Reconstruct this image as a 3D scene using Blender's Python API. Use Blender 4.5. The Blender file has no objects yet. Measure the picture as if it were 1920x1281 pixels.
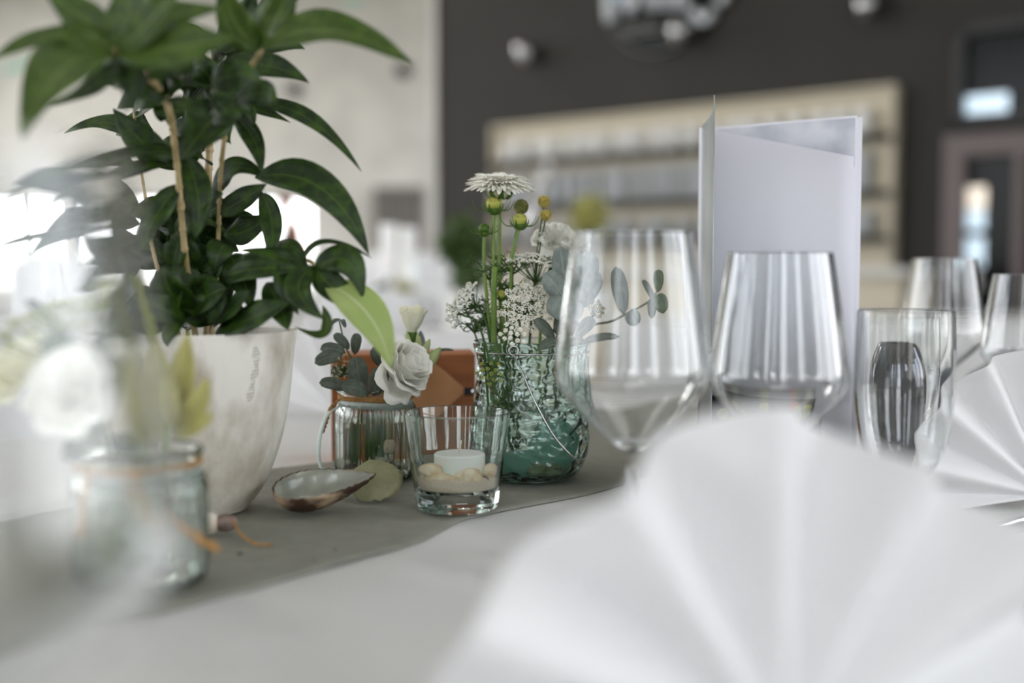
import bpy, math, random
from mathutils import Vector, Matrix, noise
random.seed(7)
PI = math.pi
C = bpy.context.scene.collection
S = bpy.context.scene

# ------------------------------------------------------------------ camera
FPX = 2225.0; HZ = 500.0; TZ = 0.75; EYE = TZ + 0.174
PITCH = math.atan((640.5 - HZ) / FPX)
cam_d = bpy.data.cameras.new('camera'); cam = bpy.data.objects.new('camera', cam_d); C.objects.link(cam)
cam.location = (0, 0, EYE); cam.rotation_euler = (PI/2 - PITCH, 0, 0)
cam_d.sensor_width = 36; cam_d.lens = 36 * FPX / 1920
cam_d.clip_start = 0.02; cam_d.clip_end = 200
cam_d.dof.use_dof = True; cam_d.dof.focus_distance = 0.885; cam_d.dof.aperture_fstop = 2.45
S.camera = cam

# ------------------------------------------------------------------ exposure, world, daylight
S.view_settings.view_transform = 'Standard'; S.view_settings.look = 'None'
S.view_settings.gamma = 1; S.view_settings.use_curve_mapping = False
S.view_settings.exposure = 1.78
S.cycles.max_bounces = 16; S.cycles.transmission_bounces = 14; S.cycles.transparent_max_bounces = 12
S.cycles.diffuse_bounces = 5; S.cycles.glossy_bounces = 5
S.cycles.sample_clamp_indirect = 6.0
w = bpy.data.worlds.new('world'); S.world = w; w.use_nodes = True
nt = w.node_tree; nt.nodes.clear()
out = nt.nodes.new('ShaderNodeOutputWorld'); bg = nt.nodes.new('ShaderNodeBackground')
tc = nt.nodes.new('ShaderNodeTexCoord'); sx = nt.nodes.new('ShaderNodeSeparateXYZ'); cr = nt.nodes.new('ShaderNodeValToRGB')
nt.links.new(tc.outputs['Generated'], sx.inputs[0]); nt.links.new(sx.outputs['Z'], cr.inputs[0])
cr.color_ramp.elements[0].position = 0.0; cr.color_ramp.elements[0].color = (0.42, 0.42, 0.40, 1)
cr.color_ramp.elements[1].position = 0.03; cr.color_ramp.elements[1].color = (0.97, 0.98, 1.0, 1)
e = cr.color_ramp.elements.new(0.6); e.color = (0.78, 0.87, 1.0, 1)
nt.links.new(cr.outputs[0], bg.inputs[0]); bg.inputs[1].default_value = 1.9
nt.links.new(bg.outputs[0], out.inputs[0])

def portal(name, loc, rot, sx_, sy_):
    l = bpy.data.lights.new(name, 'AREA'); l.shape = 'RECTANGLE'; l.size = sx_; l.size_y = sy_
    l.cycles.is_portal = True
    o = bpy.data.objects.new(name, l); C.objects.link(o); o.location = loc; o.rotation_euler = rot
    return o
CEIL = 5.3
FILL_PANELS = ((-2.2, 2.0), (1.6, 1.2), (-.4, -1.4), (-5, 6), (-3, 11), (-7.2, 15))  # light panels added on the ceiling to brighten the table and the hall
for px_, py_ in FILL_PANELS:
    l = bpy.data.lights.new('added_fill_light', 'AREA'); l.shape = 'RECTANGLE'; l.size = 2.0; l.size_y = 1.0; l.energy = 3.6 if py_ < 5 else 38; l.color = (1, .97, .93)
    o = bpy.data.objects.new('added_fill_light', l); C.objects.link(o); o.location = (px_, py_, CEIL-.09)
portal('window_portal_back', (-1.0, -3.97, 2.6), (-PI/2, 0, 0), 14.6, 4.4)
portal('window_portal_left', (-8.47, 6.0, 2.6), (0, -PI/2, 0), 4.4, 19)
portal('window_portal_right', (6.47, -0.2, 2.6), (0, PI/2, 0), 4.4, 6.0)

# ------------------------------------------------------------------ pixel helpers
CP, SP = math.cos(PITCH), math.sin(PITCH)
def ray(px, py):
    a = (px - 960) / FPX; b = (640.5 - py) / FPX
    return Vector((a, CP + SP*b, -SP + CP*b))
def P(px, py, d):
    r = ray(px, py); return Vector((0, 0, EYE)) + r * (d / r.y)
def T(px, py, z=TZ):
    r = ray(px, py); return Vector((0, 0, EYE)) + r * ((z - EYE) / r.z)
def mpx(n, d): return n * d / FPX

# ------------------------------------------------------------------ materials
def lin(c):
    return tuple(((v/255)/12.92 if v/255 <= 0.04045 else ((v/255+0.055)/1.055)**2.4) for v in c)
MATS = {}
def pbr(name, col, rough=0.6, metal=0.0, col2=None, nscale=20, bump=0.0, bscale=None, spec=0.5, detail=4, sss=0.0,
        transl=0.0, stretch=None, ramp=(0.35, 0.65), coat=0.0, emit=None, estr=0):
    m = bpy.data.materials.new(name); m.use_nodes = True; n = m.node_tree; b = n.nodes['Principled BSDF']
    c = lin(col) + (1,)
    b.inputs['Base Color'].default_value = c; b.inputs['Roughness'].default_value = rough
    b.inputs['Metallic'].default_value = metal; b.inputs['Specular IOR Level'].default_value = spec
    b.inputs['Coat Weight'].default_value = coat
    if sss: b.inputs['Subsurface Weight'].default_value = sss; b.inputs['Subsurface Scale'].default_value = 0.01
    tcn = n.nodes.new('ShaderNodeTexCoord'); mp = n.nodes.new('ShaderNodeMapping')
    n.links.new(tcn.outputs['Object'], mp.inputs[0])
    if stretch: mp.inputs['Scale'].default_value = stretch
    src = None
    if col2:
        t = n.nodes.new('ShaderNodeTexNoise'); t.inputs['Scale'].default_value = nscale; t.inputs['Detail'].default_value = detail
        n.links.new(mp.outputs[0], t.inputs['Vector'])
        r = n.nodes.new('ShaderNodeValToRGB'); r.color_ramp.elements[0].position = ramp[0]; r.color_ramp.elements[1].position = ramp[1]
        r.color_ramp.elements[0].color = c; r.color_ramp.elements[1].color = lin(col2) + (1,)
        n.links.new(t.outputs['Fac'], r.inputs[0]); n.links.new(r.outputs[0], b.inputs['Base Color']); src = r.outputs[0]
    if bump:
        t2 = n.nodes.new('ShaderNodeTexNoise'); t2.inputs['Scale'].default_value = bscale or nscale*3; t2.inputs['Detail'].default_value = 5
        n.links.new(mp.outputs[0], t2.inputs['Vector'])
        bp = n.nodes.new('ShaderNodeBump'); bp.inputs['Strength'].default_value = bump; bp.inputs['Distance'].default_value = 0.002
        n.links.new(t2.outputs['Fac'], bp.inputs['Height']); n.links.new(bp.outputs[0], b.inputs['Normal'])
    if emit: b.inputs['Emission Color'].default_value = lin(emit) + (1,); b.inputs['Emission Strength'].default_value = estr
    if transl:
        tr = n.nodes.new('ShaderNodeBsdfTranslucent'); tr.inputs[0].default_value = c
        if src: n.links.new(src, tr.inputs[0])
        mx = n.nodes.new('ShaderNodeMixShader'); mx.inputs[0].default_value = transl
        o = n.nodes['Material Output']
        n.links.new(b.outputs[0], mx.inputs[1]); n.links.new(tr.outputs[0], mx.inputs[2]); n.links.new(mx.outputs[0], o.inputs[0])
    MATS[name] = m; return m

def glassmat(name, col=(1, 1, 1), ior=1.5, rough=0.0, relief=None):
    m = bpy.data.materials.new(name); m.use_nodes = True; n = m.node_tree; n.nodes.clear()
    o = n.nodes.new('ShaderNodeOutputMaterial'); g = n.nodes.new('ShaderNodeBsdfGlass')
    g.inputs['Color'].default_value = col + (1,); g.inputs['IOR'].default_value = ior; g.inputs['Roughness'].default_value = rough
    n.links.new(g.outputs[0], o.inputs[0]); MATS[name] = m
    if relief:
        tcn = n.nodes.new('ShaderNodeTexCoord'); mp = n.nodes.new('ShaderNodeMapping'); mp.inputs['Scale'].default_value = relief[1]
        v = n.nodes.new('ShaderNodeTexVoronoi'); v.feature = 'SMOOTH_F1'; v.inputs['Scale'].default_value = relief[0]
        v.inputs['Smoothness'].default_value = 0.35
        bp = n.nodes.new('ShaderNodeBump'); bp.inputs['Strength'].default_value = 1.0; bp.inputs['Distance'].default_value = relief[2]
        n.links.new(tcn.outputs['Object'], mp.inputs[0]); n.links.new(mp.outputs[0], v.inputs['Vector'])
        n.links.new(v.outputs['Distance'], bp.inputs['Height']); n.links.new(bp.outputs[0], g.inputs['Normal'])
    return m
def panemat(name, tint=(1, 1, 1)):
    m = bpy.data.materials.new(name); m.use_nodes = True; n = m.node_tree; n.nodes.clear()
    o = n.nodes.new('ShaderNodeOutputMaterial'); t = n.nodes.new('ShaderNodeBsdfTransparent'); g = n.nodes.new('ShaderNodeBsdfGlossy')
    t.inputs[0].default_value = tint + (1,); g.inputs['Roughness'].default_value = 0.02
    f = n.nodes.new('ShaderNodeFresnel'); f.inputs[0].default_value = 1.45
    mx = n.nodes.new('ShaderNodeMixShader'); n.links.new(f.outputs[0], mx.inputs[0])
    n.links.new(t.outputs[0], mx.inputs[1]); n.links.new(g.outputs[0], mx.inputs[2]); n.links.new(mx.outputs[0], o.inputs[0])
    MATS[name] = m; return m

def leafmat(name, c1, c2, rib, rough=0.35, transl=0.25, nscale=120, under=None):
    """colour along the blade from the UV: a pale midrib, fine mottling"""
    m = bpy.data.materials.new(name); m.use_nodes = True; n = m.node_tree; b = n.nodes['Principled BSDF']; L = n.links
    uv = n.nodes.new('ShaderNodeUVMap'); sp = n.nodes.new('ShaderNodeSeparateXYZ'); L.new(uv.outputs[0], sp.inputs[0])
    tcn = n.nodes.new('ShaderNodeTexCoord')
    t = n.nodes.new('ShaderNodeTexNoise'); t.inputs['Scale'].default_value = nscale; t.inputs['Detail'].default_value = 3
    L.new(tcn.outputs['Object'], t.inputs['Vector'])
    r = n.nodes.new('ShaderNodeValToRGB'); r.color_ramp.elements[0].position = .42; r.color_ramp.elements[1].position = .7
    r.color_ramp.elements[0].color = lin(c1)+(1,); r.color_ramp.elements[1].color = lin(c2)+(1,)
    L.new(t.outputs['Fac'], r.inputs[0])
    # |u-.5| < .03 -> rib
    s1 = n.nodes.new('ShaderNodeMath'); s1.operation = 'SUBTRACT'; s1.inputs[1].default_value = .5; L.new(sp.outputs[0], s1.inputs[0])
    s2 = n.nodes.new('ShaderNodeMath'); s2.operation = 'ABSOLUTE'; L.new(s1.outputs[0], s2.inputs[0])
    s3 = n.nodes.new('ShaderNodeMapRange'); s3.inputs[1].default_value = .015; s3.inputs[2].default_value = .05
    s3.inputs[3].default_value = .75; s3.inputs[4].default_value = 0; L.new(s2.outputs[0], s3.inputs[0])
    mx = n.nodes.new('ShaderNodeMixRGB'); mx.inputs[2].default_value = lin(rib)+(1,); L.new(s3.outputs[0], mx.inputs[0]); L.new(r.outputs[0], mx.inputs[1])
    L.new(mx.outputs[0], b.inputs['Base Color']); b.inputs['Roughness'].default_value = rough
    wv = n.nodes.new('ShaderNodeMath'); wv.operation = 'SINE'; ml = n.nodes.new('ShaderNodeMath'); ml.operation = 'MULTIPLY'; ml.inputs[1].default_value = 75
    L.new(sp.outputs[0], ml.inputs[0]); L.new(ml.outputs[0], wv.inputs[0])
    bp = n.nodes.new('ShaderNodeBump'); bp.inputs['Strength'].default_value = .25; bp.inputs['Distance'].default_value = .0006
    L.new(wv.outputs[0], bp.inputs['Height']); L.new(bp.outputs[0], b.inputs['Normal'])
    tr = n.nodes.new('ShaderNodeBsdfTranslucent'); L.new(mx.outputs[0], tr.inputs[0])
    ms = n.nodes.new('ShaderNodeMixShader'); ms.inputs[0].default_value = transl
    L.new(b.outputs[0], ms.inputs[1]); L.new(tr.outputs[0], ms.inputs[2]); L.new(ms.outputs[0], n.nodes['Material Output'].inputs[0])
    MATS[name] = m; return m

chair_m = pbr('chair_cover', (236, 236, 236), .85)
cloth_m = pbr('white_cloth', (212, 212, 210), .85, bump=.15, bscale=900, spec=.2)
napkin_m = pbr('napkin_cloth', (236, 236, 236), .8, bump=.1, bscale=1200, spec=.2, transl=.1)
runner_m = pbr('grey_runner', (142, 142, 131), .85, col2=(134, 134, 124), nscale=60, bump=.2, bscale=1500, spec=.2)
pot_m = pbr('weathered_plaster', (248, 244, 234), .85, col2=(178, 162, 138), nscale=30, detail=9, bump=.6, bscale=90, ramp=(.46, .74), stretch=(1, 1, .55))
soil_m = pbr('soil', (48, 36, 26), .95, col2=(25, 18, 12), nscale=120, bump=1, bscale=200)
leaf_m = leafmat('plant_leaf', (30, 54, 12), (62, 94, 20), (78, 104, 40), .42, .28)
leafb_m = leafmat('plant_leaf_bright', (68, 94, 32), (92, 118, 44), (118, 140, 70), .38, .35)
pale_m = leafmat('plant_leaf_pale', (170, 190, 110), (188, 204, 130), (212, 220, 170), .45, .2, nscale=40)
cane_m = pbr('cane', (214, 190, 146), .6, col2=(150, 134, 84), nscale=90, stretch=(1, 1, .3), bump=.3, bscale=200)
canetop_m = pbr('cane_sheath', (205, 160, 100), .6, col2=(140, 120, 60), nscale=80)
euc_m = leafmat('eucalyptus', (124, 134, 128), (148, 158, 150), (160, 168, 160), .6, .12, nscale=160)
eucd_m = leafmat('eucalyptus_dark', (88, 98, 86), (114, 124, 110), (120, 130, 122), .6, .12, nscale=160)
eucg_m = leafmat('eucalyptus_green', (108, 132, 100), (128, 150, 116), (140, 158, 128), .6, .3, nscale=160)
yel_m = leafmat('yellow_leaf', (190, 186, 112), (208, 204, 134), (214, 210, 146), .5, .35, nscale=60)
petal_m = pbr('white_petal', (255, 254, 246), .6, sss=0, transl=.15, spec=.3)
cream_m = pbr('cream_petal', (250, 248, 226), .6, transl=.15, spec=.3)
budy_m = pbr('bud_yellow', (218, 212, 112), .6, transl=.2, col2=(196, 202, 96), nscale=100)
sepal_m = pbr('sepal', (84, 118, 40), .5, transl=.2)
stem_m = pbr('flower_stem', (128, 158, 70), .5, transl=.1, col2=(108, 140, 60), nscale=60)
stemd_m = pbr('dark_stem', (66, 84, 44), .6)
feath_m = pbr('feathery_leaf', (70, 102, 44), .6, transl=.15)
floret_m = pbr('floret', (252, 251, 240), .7, transl=.1)
floretg_m = pbr('floret_green', (176, 184, 90), .7, transl=.2)
floretb_m = pbr('floret_beige', (214, 202, 168), .7, transl=.2)
ball_m = pbr('billy_ball', (214, 196, 112), .8, col2=(190, 170, 80), nscale=400, bump=1, bscale=900)
ballg_m = pbr('green_ball', (150, 150, 84), .8, col2=(120, 124, 66), nscale=400, bump=1, bscale=900)
glass_m = glassmat('clear_glass', (.985, .99, .99), 1.5)
thick_m = glassmat('thick_glass', (.96, .985, .975), 1.5)
jar_m = glassmat('jar_glass', (.95, .975, .96), 1.48)
green_m = glassmat('sea_green_glass', (.915, .98, .962), 1.5, relief=(80, (1, 1, 1.7), .0028))
water_m = glassmat('water', (.97, .99, .98), 1.33)
wire_m = pbr('wire', (190, 190, 188), .25, 1.0)
dsteel_m = pbr('dark_metal', (84, 85, 90), .12, 1.0)
steel_m = pbr('steel', (210, 210, 212), .08, 1.0)
twine_m = pbr('twine', (196, 152, 92), .9, col2=(160, 116, 62), nscale=400, bump=.6, bscale=900)
ribbon_m = pbr('ribbon', (216, 226, 220), .5, transl=.3)
wax_m = pbr('wax', (246, 246, 244), .5, sss=.4)
sand_m = pbr('sand', (232, 216, 196), .95, col2=(216, 196, 172), nscale=900, bump=.6, bscale=1500)
shellc_m = pbr('shell_cream', (246, 232, 206), .5, col2=(206, 168, 120), nscale=90, detail=6, bump=.3, bscale=200)
shellw_m = pbr('shell_white', (240, 236, 226), .5, col2=(220, 206, 186), nscale=60, bump=.3, bscale=200)
shelld_m = pbr('shell_dark', (66, 52, 52), .45, col2=(150, 130, 120), nscale=120, detail=6)
shellp_m = pbr('shell_pearl', (138, 140, 128), .25, col2=(182, 182, 168), nscale=26, detail=6, coat=.4)
shellb_m = pbr('shell_brown', (70, 48, 34), .5, col2=(206, 180, 148), nscale=38, detail=8, ramp=(.46, .66), stretch=(1, 1, 2.5), bump=.5, bscale=140)
shellt_m = pbr('shell_thin', (158, 160, 118), .4, col2=(186, 184, 150), nscale=50, transl=.35)
peb_m = pbr('turquoise_pebble', (170, 226, 208), .3, transl=.45, coat=.3)
pebg_m = pbr('sea_glass_pebble', (186, 204, 170), .2, transl=.3, col2=(190, 176, 120), nscale=30)
wood_m = pbr('brown_wood', (176, 106, 56), .55, col2=(150, 86, 42), nscale=10, stretch=(1, 1, 12), bump=.2, bscale=40)
tag_m = pbr('brown_card', (206, 150, 104), .7, col2=(194, 136, 92), nscale=30)
black_m = pbr('black', (18, 18, 18), .5)
paper_m = pbr('paper', (236, 236, 244), .7, transl=.12, spec=.3)
cover_m = pbr('menu_cover', (186, 192, 190), .35, col2=(150, 158, 156), nscale=12, transl=.2)
print_m = pbr('pale_print', (214, 216, 224), .6, col2=(186, 190, 200), nscale=26, ramp=(.4, .6))
navyprint_m = pbr('dark_print', (36, 28, 44), .5)
orange_m = pbr('orange_print', (214, 90, 50), .6, col2=(190, 60, 40), nscale=90)
greenp_m = pbr('green_print', (120, 140, 50), .6, col2=(200, 190, 60), nscale=120)
darkwall_m = pbr('dark_wall', (46, 44, 40), .8, col2=(43, 41, 37), nscale=3)
white_wall_m = pbr('white_wall', (214, 213, 206), .8, col2=(198, 197, 191), nscale=2)
ceil_m = pbr('ceiling_paint', (235, 235, 232), .9)
floor_m = pbr('floor_wood', (112, 100, 90), .5, col2=(92, 82, 74), nscale=4, stretch=(1, 12, 1))
frame_m = pbr('window_frame', (120, 120, 118), .5)
framed_m = pbr('door_frame', (104, 93, 91), .55)
curtain_m = pbr('curtain', (226, 224, 218), .9, transl=.3)
greycurt_m = pbr('grey_curtain', (140, 136, 132), .9)
darkglass_m = pbr('dark_glass', (8, 10, 11), .15, spec=.12)
beige_m = pbr('shelf_beige', (204, 195, 174), .7)
cup_m = pbr('cup_ceramic', (226, 226, 222), .35)
tumbler_m = pbr('stacked_glass', (196, 200, 202), .2, transl=.3)
navy_m = pbr('navy_fabric', (28, 32, 52), .9)
skin_m = pbr('skin', (196, 130, 98), .6); hair_m = pbr('hair', (96, 56, 34), .8); shirt_m = pbr('black_shirt', (22, 22, 26), .9)
brownw_m = pbr('table_wood', (120, 96, 74), .6)
reflglow_m = pbr('reflected_glow', (200, 215, 225), .6, emit=(190, 212, 228), estr=.32)  # emission stands in for bright reflections in dark glass
reflgloww_m = pbr('reflected_glow_warm', (225, 215, 200), .6, emit=(226, 214, 198), estr=.32)
teal_m = pbr('teal_lamp', (60, 190, 160), .5, emit=(40, 190, 150), estr=.08)
sheet_m = pbr('sign_white', (215, 220, 224), .6); signb_m = pbr('sign_blue', (150, 190, 225), .6)
bgreen_m = pbr('background_leaf', (84, 106, 54), .6, transl=.3, col2=(58, 80, 38), nscale=30)
byel_m = pbr('background_blossom', (170, 168, 96), .7, transl=.2)
pane_m = panemat('window_pane')

# ------------------------------------------------------------------ mesh builder
class M:
    def __init__(s): s.v = []; s.f = []; s.uv = []
    def add(s, vs, fs, uvs=None):
        o = len(s.v); s.v += [Vector(a) for a in vs]
        s.f += [tuple(i+o for i in f) for f in fs]
        s.uv += list(uvs) if uvs else [(0, 0)]*len(vs)
        return s
    def xf(s, m): s.v = [m @ a for a in s.v]; return s
    def build(s, name, mat, parent=None, sm=True, sub=0, solid=0, bevel=0, offset=0, world=True):
        me = bpy.data.meshes.new(name)
        off = parent.location if (parent and world) else Vector()
        g = parent
        while g and g.parent and world: g = g.parent; off = off + g.location
        org = Vector()
        if parent is None and s.v:
            xs = [a.x for a in s.v]; ys = [a.y for a in s.v]; zs = [a.z for a in s.v]
            org = Vector(((min(xs)+max(xs))/2, (min(ys)+max(ys))/2, min(zs)))
        me.from_pydata([tuple(a - off - org) for a in s.v], [], s.f)
        me.materials.append(mat)
        ul = me.uv_layers.new(name='UVMap')
        for l in me.loops: ul.data[l.index].uv = s.uv[l.vertex_index]
        if sm: me.polygons.foreach_set('use_smooth', [True]*len(me.polygons))
        me.update()
        o = bpy.data.objects.new(name, me); C.objects.link(o); o.parent = parent; o.location = org
        if bevel:
            b = o.modifiers.new('b', 'BEVEL'); b.width = bevel; b.segments = 2; b.limit_method = 'ANGLE'
        if solid:
            d = o.modifiers.new('s', 'SOLIDIFY'); d.thickness = solid; d.offset = offset
        if sub:
            d = o.modifiers.new('u', 'SUBSURF'); d.levels = sub; d.render_levels = sub
        return o

def thing(name, label, cat, loc=(0, 0, 0), group=None):
    o = bpy.data.objects.new(name, None); C.objects.link(o); o.location = loc; o.empty_display_size = .02
    o['label'] = label; o['category'] = cat
    if group: o['group'] = group
    return o
def tag(o, label, cat, group=None, kind=None):
    o['label'] = label; o['category'] = cat
    if group: o['group'] = group
    if kind: o['kind'] = kind
    return o
def struct(o): o['kind'] = 'structure'; return o
def copy_tree(o, parent=None):
    c = o.copy(); C.objects.link(c); c.parent = parent
    for ch in list(o.children): copy_tree(ch, c)
    return c
def clone(o, loc, label, rz=None, group=None, scale=None):
    c = copy_tree(o); c.location = loc; c['label'] = label
    if rz is not None: c.rotation_euler = (0, 0, rz)
    if group: c['group'] = group
    if scale: c.scale = (scale,)*3
    return c

def box(m, a, b):
    (x0, y0, z0), (x1, y1, z1) = a, b
    m.add([(x0,y0,z0),(x1,y0,z0),(x1,y1,z0),(x0,y1,z0),(x0,y0,z1),(x1,y0,z1),(x1,y1,z1),(x0,y1,z1)],
          [(0,3,2,1),(4,5,6,7),(0,1,5,4),(1,2,6,5),(2,3,7,6),(3,0,4,7)]); return m
def obox(m, o, ux, uy, uz, a, b):
    """box in a frame o,ux,uy,uz"""
    t = M(); box(t, a, b); t.v = [o + ux*v.x + uy*v.y + uz*v.z for v in t.v]; m.add(t.v, t.f); return m
def refine(prof, e=.0003):
    out = [prof[0]]
    for (r0, z0), (r1, z1) in zip(prof, prof[1:]):
        L = math.hypot(r1-r0, z1-z0)
        if L > 4*e and L > .0012:
            t = e/L; out += [(r0+(r1-r0)*t, z0+(z1-z0)*t), (r0+(r1-r0)*(1-t), z0+(z1-z0)*(1-t))]
        out.append((r1, z1))
    return out
def lathe(m, prof, seg=48, c=(0, 0, 0), mod=None, closed=False):
    if mod is None: prof = refine(prof)
    c = Vector(c); vs = []; fs = []; n = len(prof)
    for i, (r, z) in enumerate(prof):
        for k in range(seg):
            a = 2*PI*k/seg; rr = max(r, 1e-5)
            if mod: rr = mod(rr, z, a, i)
            vs.append(c + Vector((rr*math.cos(a), rr*math.sin(a), z)))
    rng = n if closed else n-1
    for i in range(rng):
        j = (i+1) % n
        for k in range(seg):
            k2 = (k+1) % seg
            fs.append((i*seg+k, i*seg+k2, j*seg+k2, j*seg+k))
    if not closed:
        if prof[0][0] < 1e-4 or True: fs.append(tuple(range(seg-1, -1, -1)))
        fs.append(tuple((n-1)*seg+k for k in range(seg)))
    m.add(vs, fs); return m
def smooth_pts(pts, n=8):
    pts = [Vector(p) for p in pts]; out = []
    q = [2*pts[0]-pts[1]] + pts + [2*pts[-1]-pts[-2]]
    for i in range(1, len(q)-2):
        for k in range(n):
            t = k/n; a, b, c, d = q[i-1], q[i], q[i+1], q[i+2]
            out.append(.5*((2*b)+(c-a)*t+(2*a-5*b+4*c-d)*t*t+(3*b-a-3*c+d)*t**3))
    out.append(pts[-1]); return out
def smooth_prof(pr, n=5):
    return [(max(p.x, 0), p.y) for p in smooth_pts([Vector((a, b, 0)) for a, b in pr], n)]
def tube(m, pts, r, seg=7):
    pts = [Vector(p) for p in pts]; n = len(pts); vs = []; fs = []
    rf = r if callable(r) else ((lambda t: r[0]+(r[1]-r[0])*t) if isinstance(r, tuple) else (lambda t: r))
    up = Vector((0.13, 0.21, 1)).normalized(); prev = None
    for i, p in enumerate(pts):
        t = (pts[min(i+1, n-1)]-pts[max(i-1, 0)])
        t = t.normalized() if t.length > 1e-9 else Vector((0, 0, 1))
        if prev is None:
            s = t.cross(up); s = s.normalized() if s.length > 1e-3 else t.cross(Vector((1, 0, 0))).normalized()
        else:
            s = (prev - t*prev.dot(t)); s = s.normalized() if s.length > 1e-6 else prev
        prev = s; q = t.cross(s); rr = rf(i/(n-1))
        for k in range(seg):
            a = 2*PI*k/seg; vs.append(p + (s*math.cos(a)+q*math.sin(a))*rr)
    for i in range(n-1):
        for k in range(seg):
            k2 = (k+1) % seg; fs.append((i*seg+k, i*seg+k2, (i+1)*seg+k2, (i+1)*seg+k))
    fs.append(tuple(range(seg-1, -1, -1))); fs.append(tuple((n-1)*seg+k for k in range(seg)))
    m.add(vs, fs); return m
def blob(m, c, r, sc=(1, 1, 1), ns=8, nr=12, jit=0, rot=None):
    c = Vector(c); vs = []; fs = []
    for i in range(ns+1):
        th = PI*i/ns
        for k in range(nr):
            a = 2*PI*k/nr; v = Vector((math.sin(th)*math.cos(a)*sc[0], math.sin(th)*math.sin(a)*sc[1], math.cos(th)*sc[2]))
            if jit: v *= 1 + jit*noise.noise(v*2.3 + c*50)
            if rot: v = rot @ v
            vs.append(c + v*r)
    for i in range(ns):
        for k in range(nr):
            k2 = (k+1) % nr; fs.append((i*nr+k, (i+1)*nr+k, (i+1)*nr+k2, i*nr+k2))
    m.add(vs, fs); return m
def octa(m, c, r):
    c = Vector(c); a = random.random()*PI
    ca, sa = math.cos(a)*r, math.sin(a)*r
    m.add([c+Vector(v) for v in ((ca,sa,0),(-sa,ca,0),(-ca,-sa,0),(sa,-ca,0),(0,0,r*.8),(0,0,-r*.8))],
          [(0,1,4),(1,2,4),(2,3,4),(3,0,4),(1,0,5),(2,1,5),(3,2,5),(0,3,5)])
def prof_lance(t): return max(0, math.sin(PI*min(1, t)**.82))**.85 * (1 - .15*t) if 0 < t < 1 else 0
def prof_oval(t): return max(0, 1-(2*t-1)**2)**.5 * (.9+.1*t)
def leaf(m, base, mid, tip, w, roll=0.0, fold=.2, prof=prof_lance, n=14, k=0.35, wave=.0, nc=4):
    """blade through three points; k: how far its face turns from the viewer to the sky"""
    base, mid, tip = Vector(base), Vector(mid), Vector(tip)
    ctl = 2*mid - .5*(base+tip); vs = []; fs = []; uv = []
    ph = random.random()*6
    for i in range(n+1):
        t = i/n; p = base*(1-t)**2 + ctl*2*t*(1-t) + tip*t*t
        tg = ((ctl-base)*(1-t) + (tip-ctl)*t).normalized()
        nr = (Vector((0, -1, 0))*(1-k) + Vector((0, 0, 1))*k)
        nr = nr - tg*nr.dot(tg)
        nr = nr.normalized() if nr.length > 1e-4 else Vector((0, 0, 1))
        nr = Matrix.Rotation(roll, 3, tg) @ nr
        s = tg.cross(nr); hw = w*.5*max(prof(t), .03 if t < .5 else .01)
        for j in range(nc+1):
            u = j/nc*2-1
            vs.append(p + s*(u*hw*(1-.12*fold*abs(u))) + nr*(abs(u)*hw*fold*1.2 + wave*hw*math.sin(t*9+ph+u*2)*abs(u)))
            uv.append((j/nc, t))
    for i in range(n):
        for j in range(nc):
            a = i*(nc+1)+j; fs.append((a, a+1, a+nc+2, a+nc+1))
    m.add(vs, fs, uv); return m

# ------------------------------------------------------------------ the room
fl = box(M(), (-14, -6, -.1), (9, 20, 0)).build('floor', floor_m, sm=False); struct(fl)
ce = box(M(), (-14, -6, CEIL), (9, 20, CEIL+.1)).build('ceiling', ceil_m, sm=False); struct(ce)
# far wall: white upper wall above a glazed band
FY = 18.5
m = M(); box(m, (-14, FY, 2.02), (3, FY+.3, CEIL)); box(m, (-14, FY, 0), (3, FY+.3, .35))
for x0, x1 in ((-14, -9), (-6.55, -6.35), (-5.0, -4.45), (-3.1, 3)): box(m, (x0, FY+.01, .3), (x1, FY+.29, 2.05))
struct(m.build('wall_far', white_wall_m, sm=False))
for i, (x0, x1) in enumerate(((-9, -6.55), (-6.35, -5.0), (-4.45, -3.1), )):
    m = M(); nb = 3
    for k in range(nb+1):
        x = x0+(x1-x0)*k/nb; box(m, (x-.03, FY+.1, .35), (x+.03, FY+.2, 2.02))
    box(m, (x0, FY+.1, .35), (x1, FY+.2, .42)); box(m, (x0, FY+.1, 1.95), (x1, FY+.2, 2.02))
    wn = struct(m.build('window_%d' % (i+1), frame_m, sm=False))
    box(M(), (x0, FY+.14, .4), (x1, FY+.15, 1.98)).build('pane', pane_m, wn, sm=False)
# glazed walls behind the camera and at the sides, which light the room
def glazed_wall(name, o, ux, L, n, idx, h0=.4, h1=4.8, pw=.12):
    uy = Vector((0, 0, 1)); un = ux.cross(uy)
    m = M(); obox(m, o, ux, un, uy, (0, 0, 0), (L, .25, h0)); obox(m, o, ux, un, uy, (0, 0, h1), (L, .25, CEIL))
    for k in range(n+1): 
        x = min(max(L*k/n, pw), L-pw); obox(m, o, ux, un, uy, (x-pw, 0, h0), (x+pw, .25, h1))
    struct(m.build(name, white_wall_m, sm=False))
    for k in range(n):
        a = L*k/n+pw; b = L*(k+1)/n-pw; m = M()
        for q in (a, (a+b)/2-.03, b-.06): obox(m, o, ux, un, uy, (q, .08, h0), (q+.06, .16, h1))
        for q in (h0, 3.2, h1-.06): obox(m, o, ux, un, uy, (a, .08, q), (b, .16, q+.06))
        wn = struct(m.build('window_%d' % (idx+k), frame_m, sm=False))
        obox(M(), o, ux, un, uy, (a, .11, h0), (b, .12, h1)).build('pane', pane_m, wn, sm=False)
glazed_wall('wall_back', Vector((6.5, -4.0, 0)), Vector((-1, 0, 0)), 15, 6, 10, pw=.38)
glazed_wall('wall_left', Vector((-8.5, -4.0, 0)), Vector((0, 1, 0)), 22.5, 9, 20)
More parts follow.
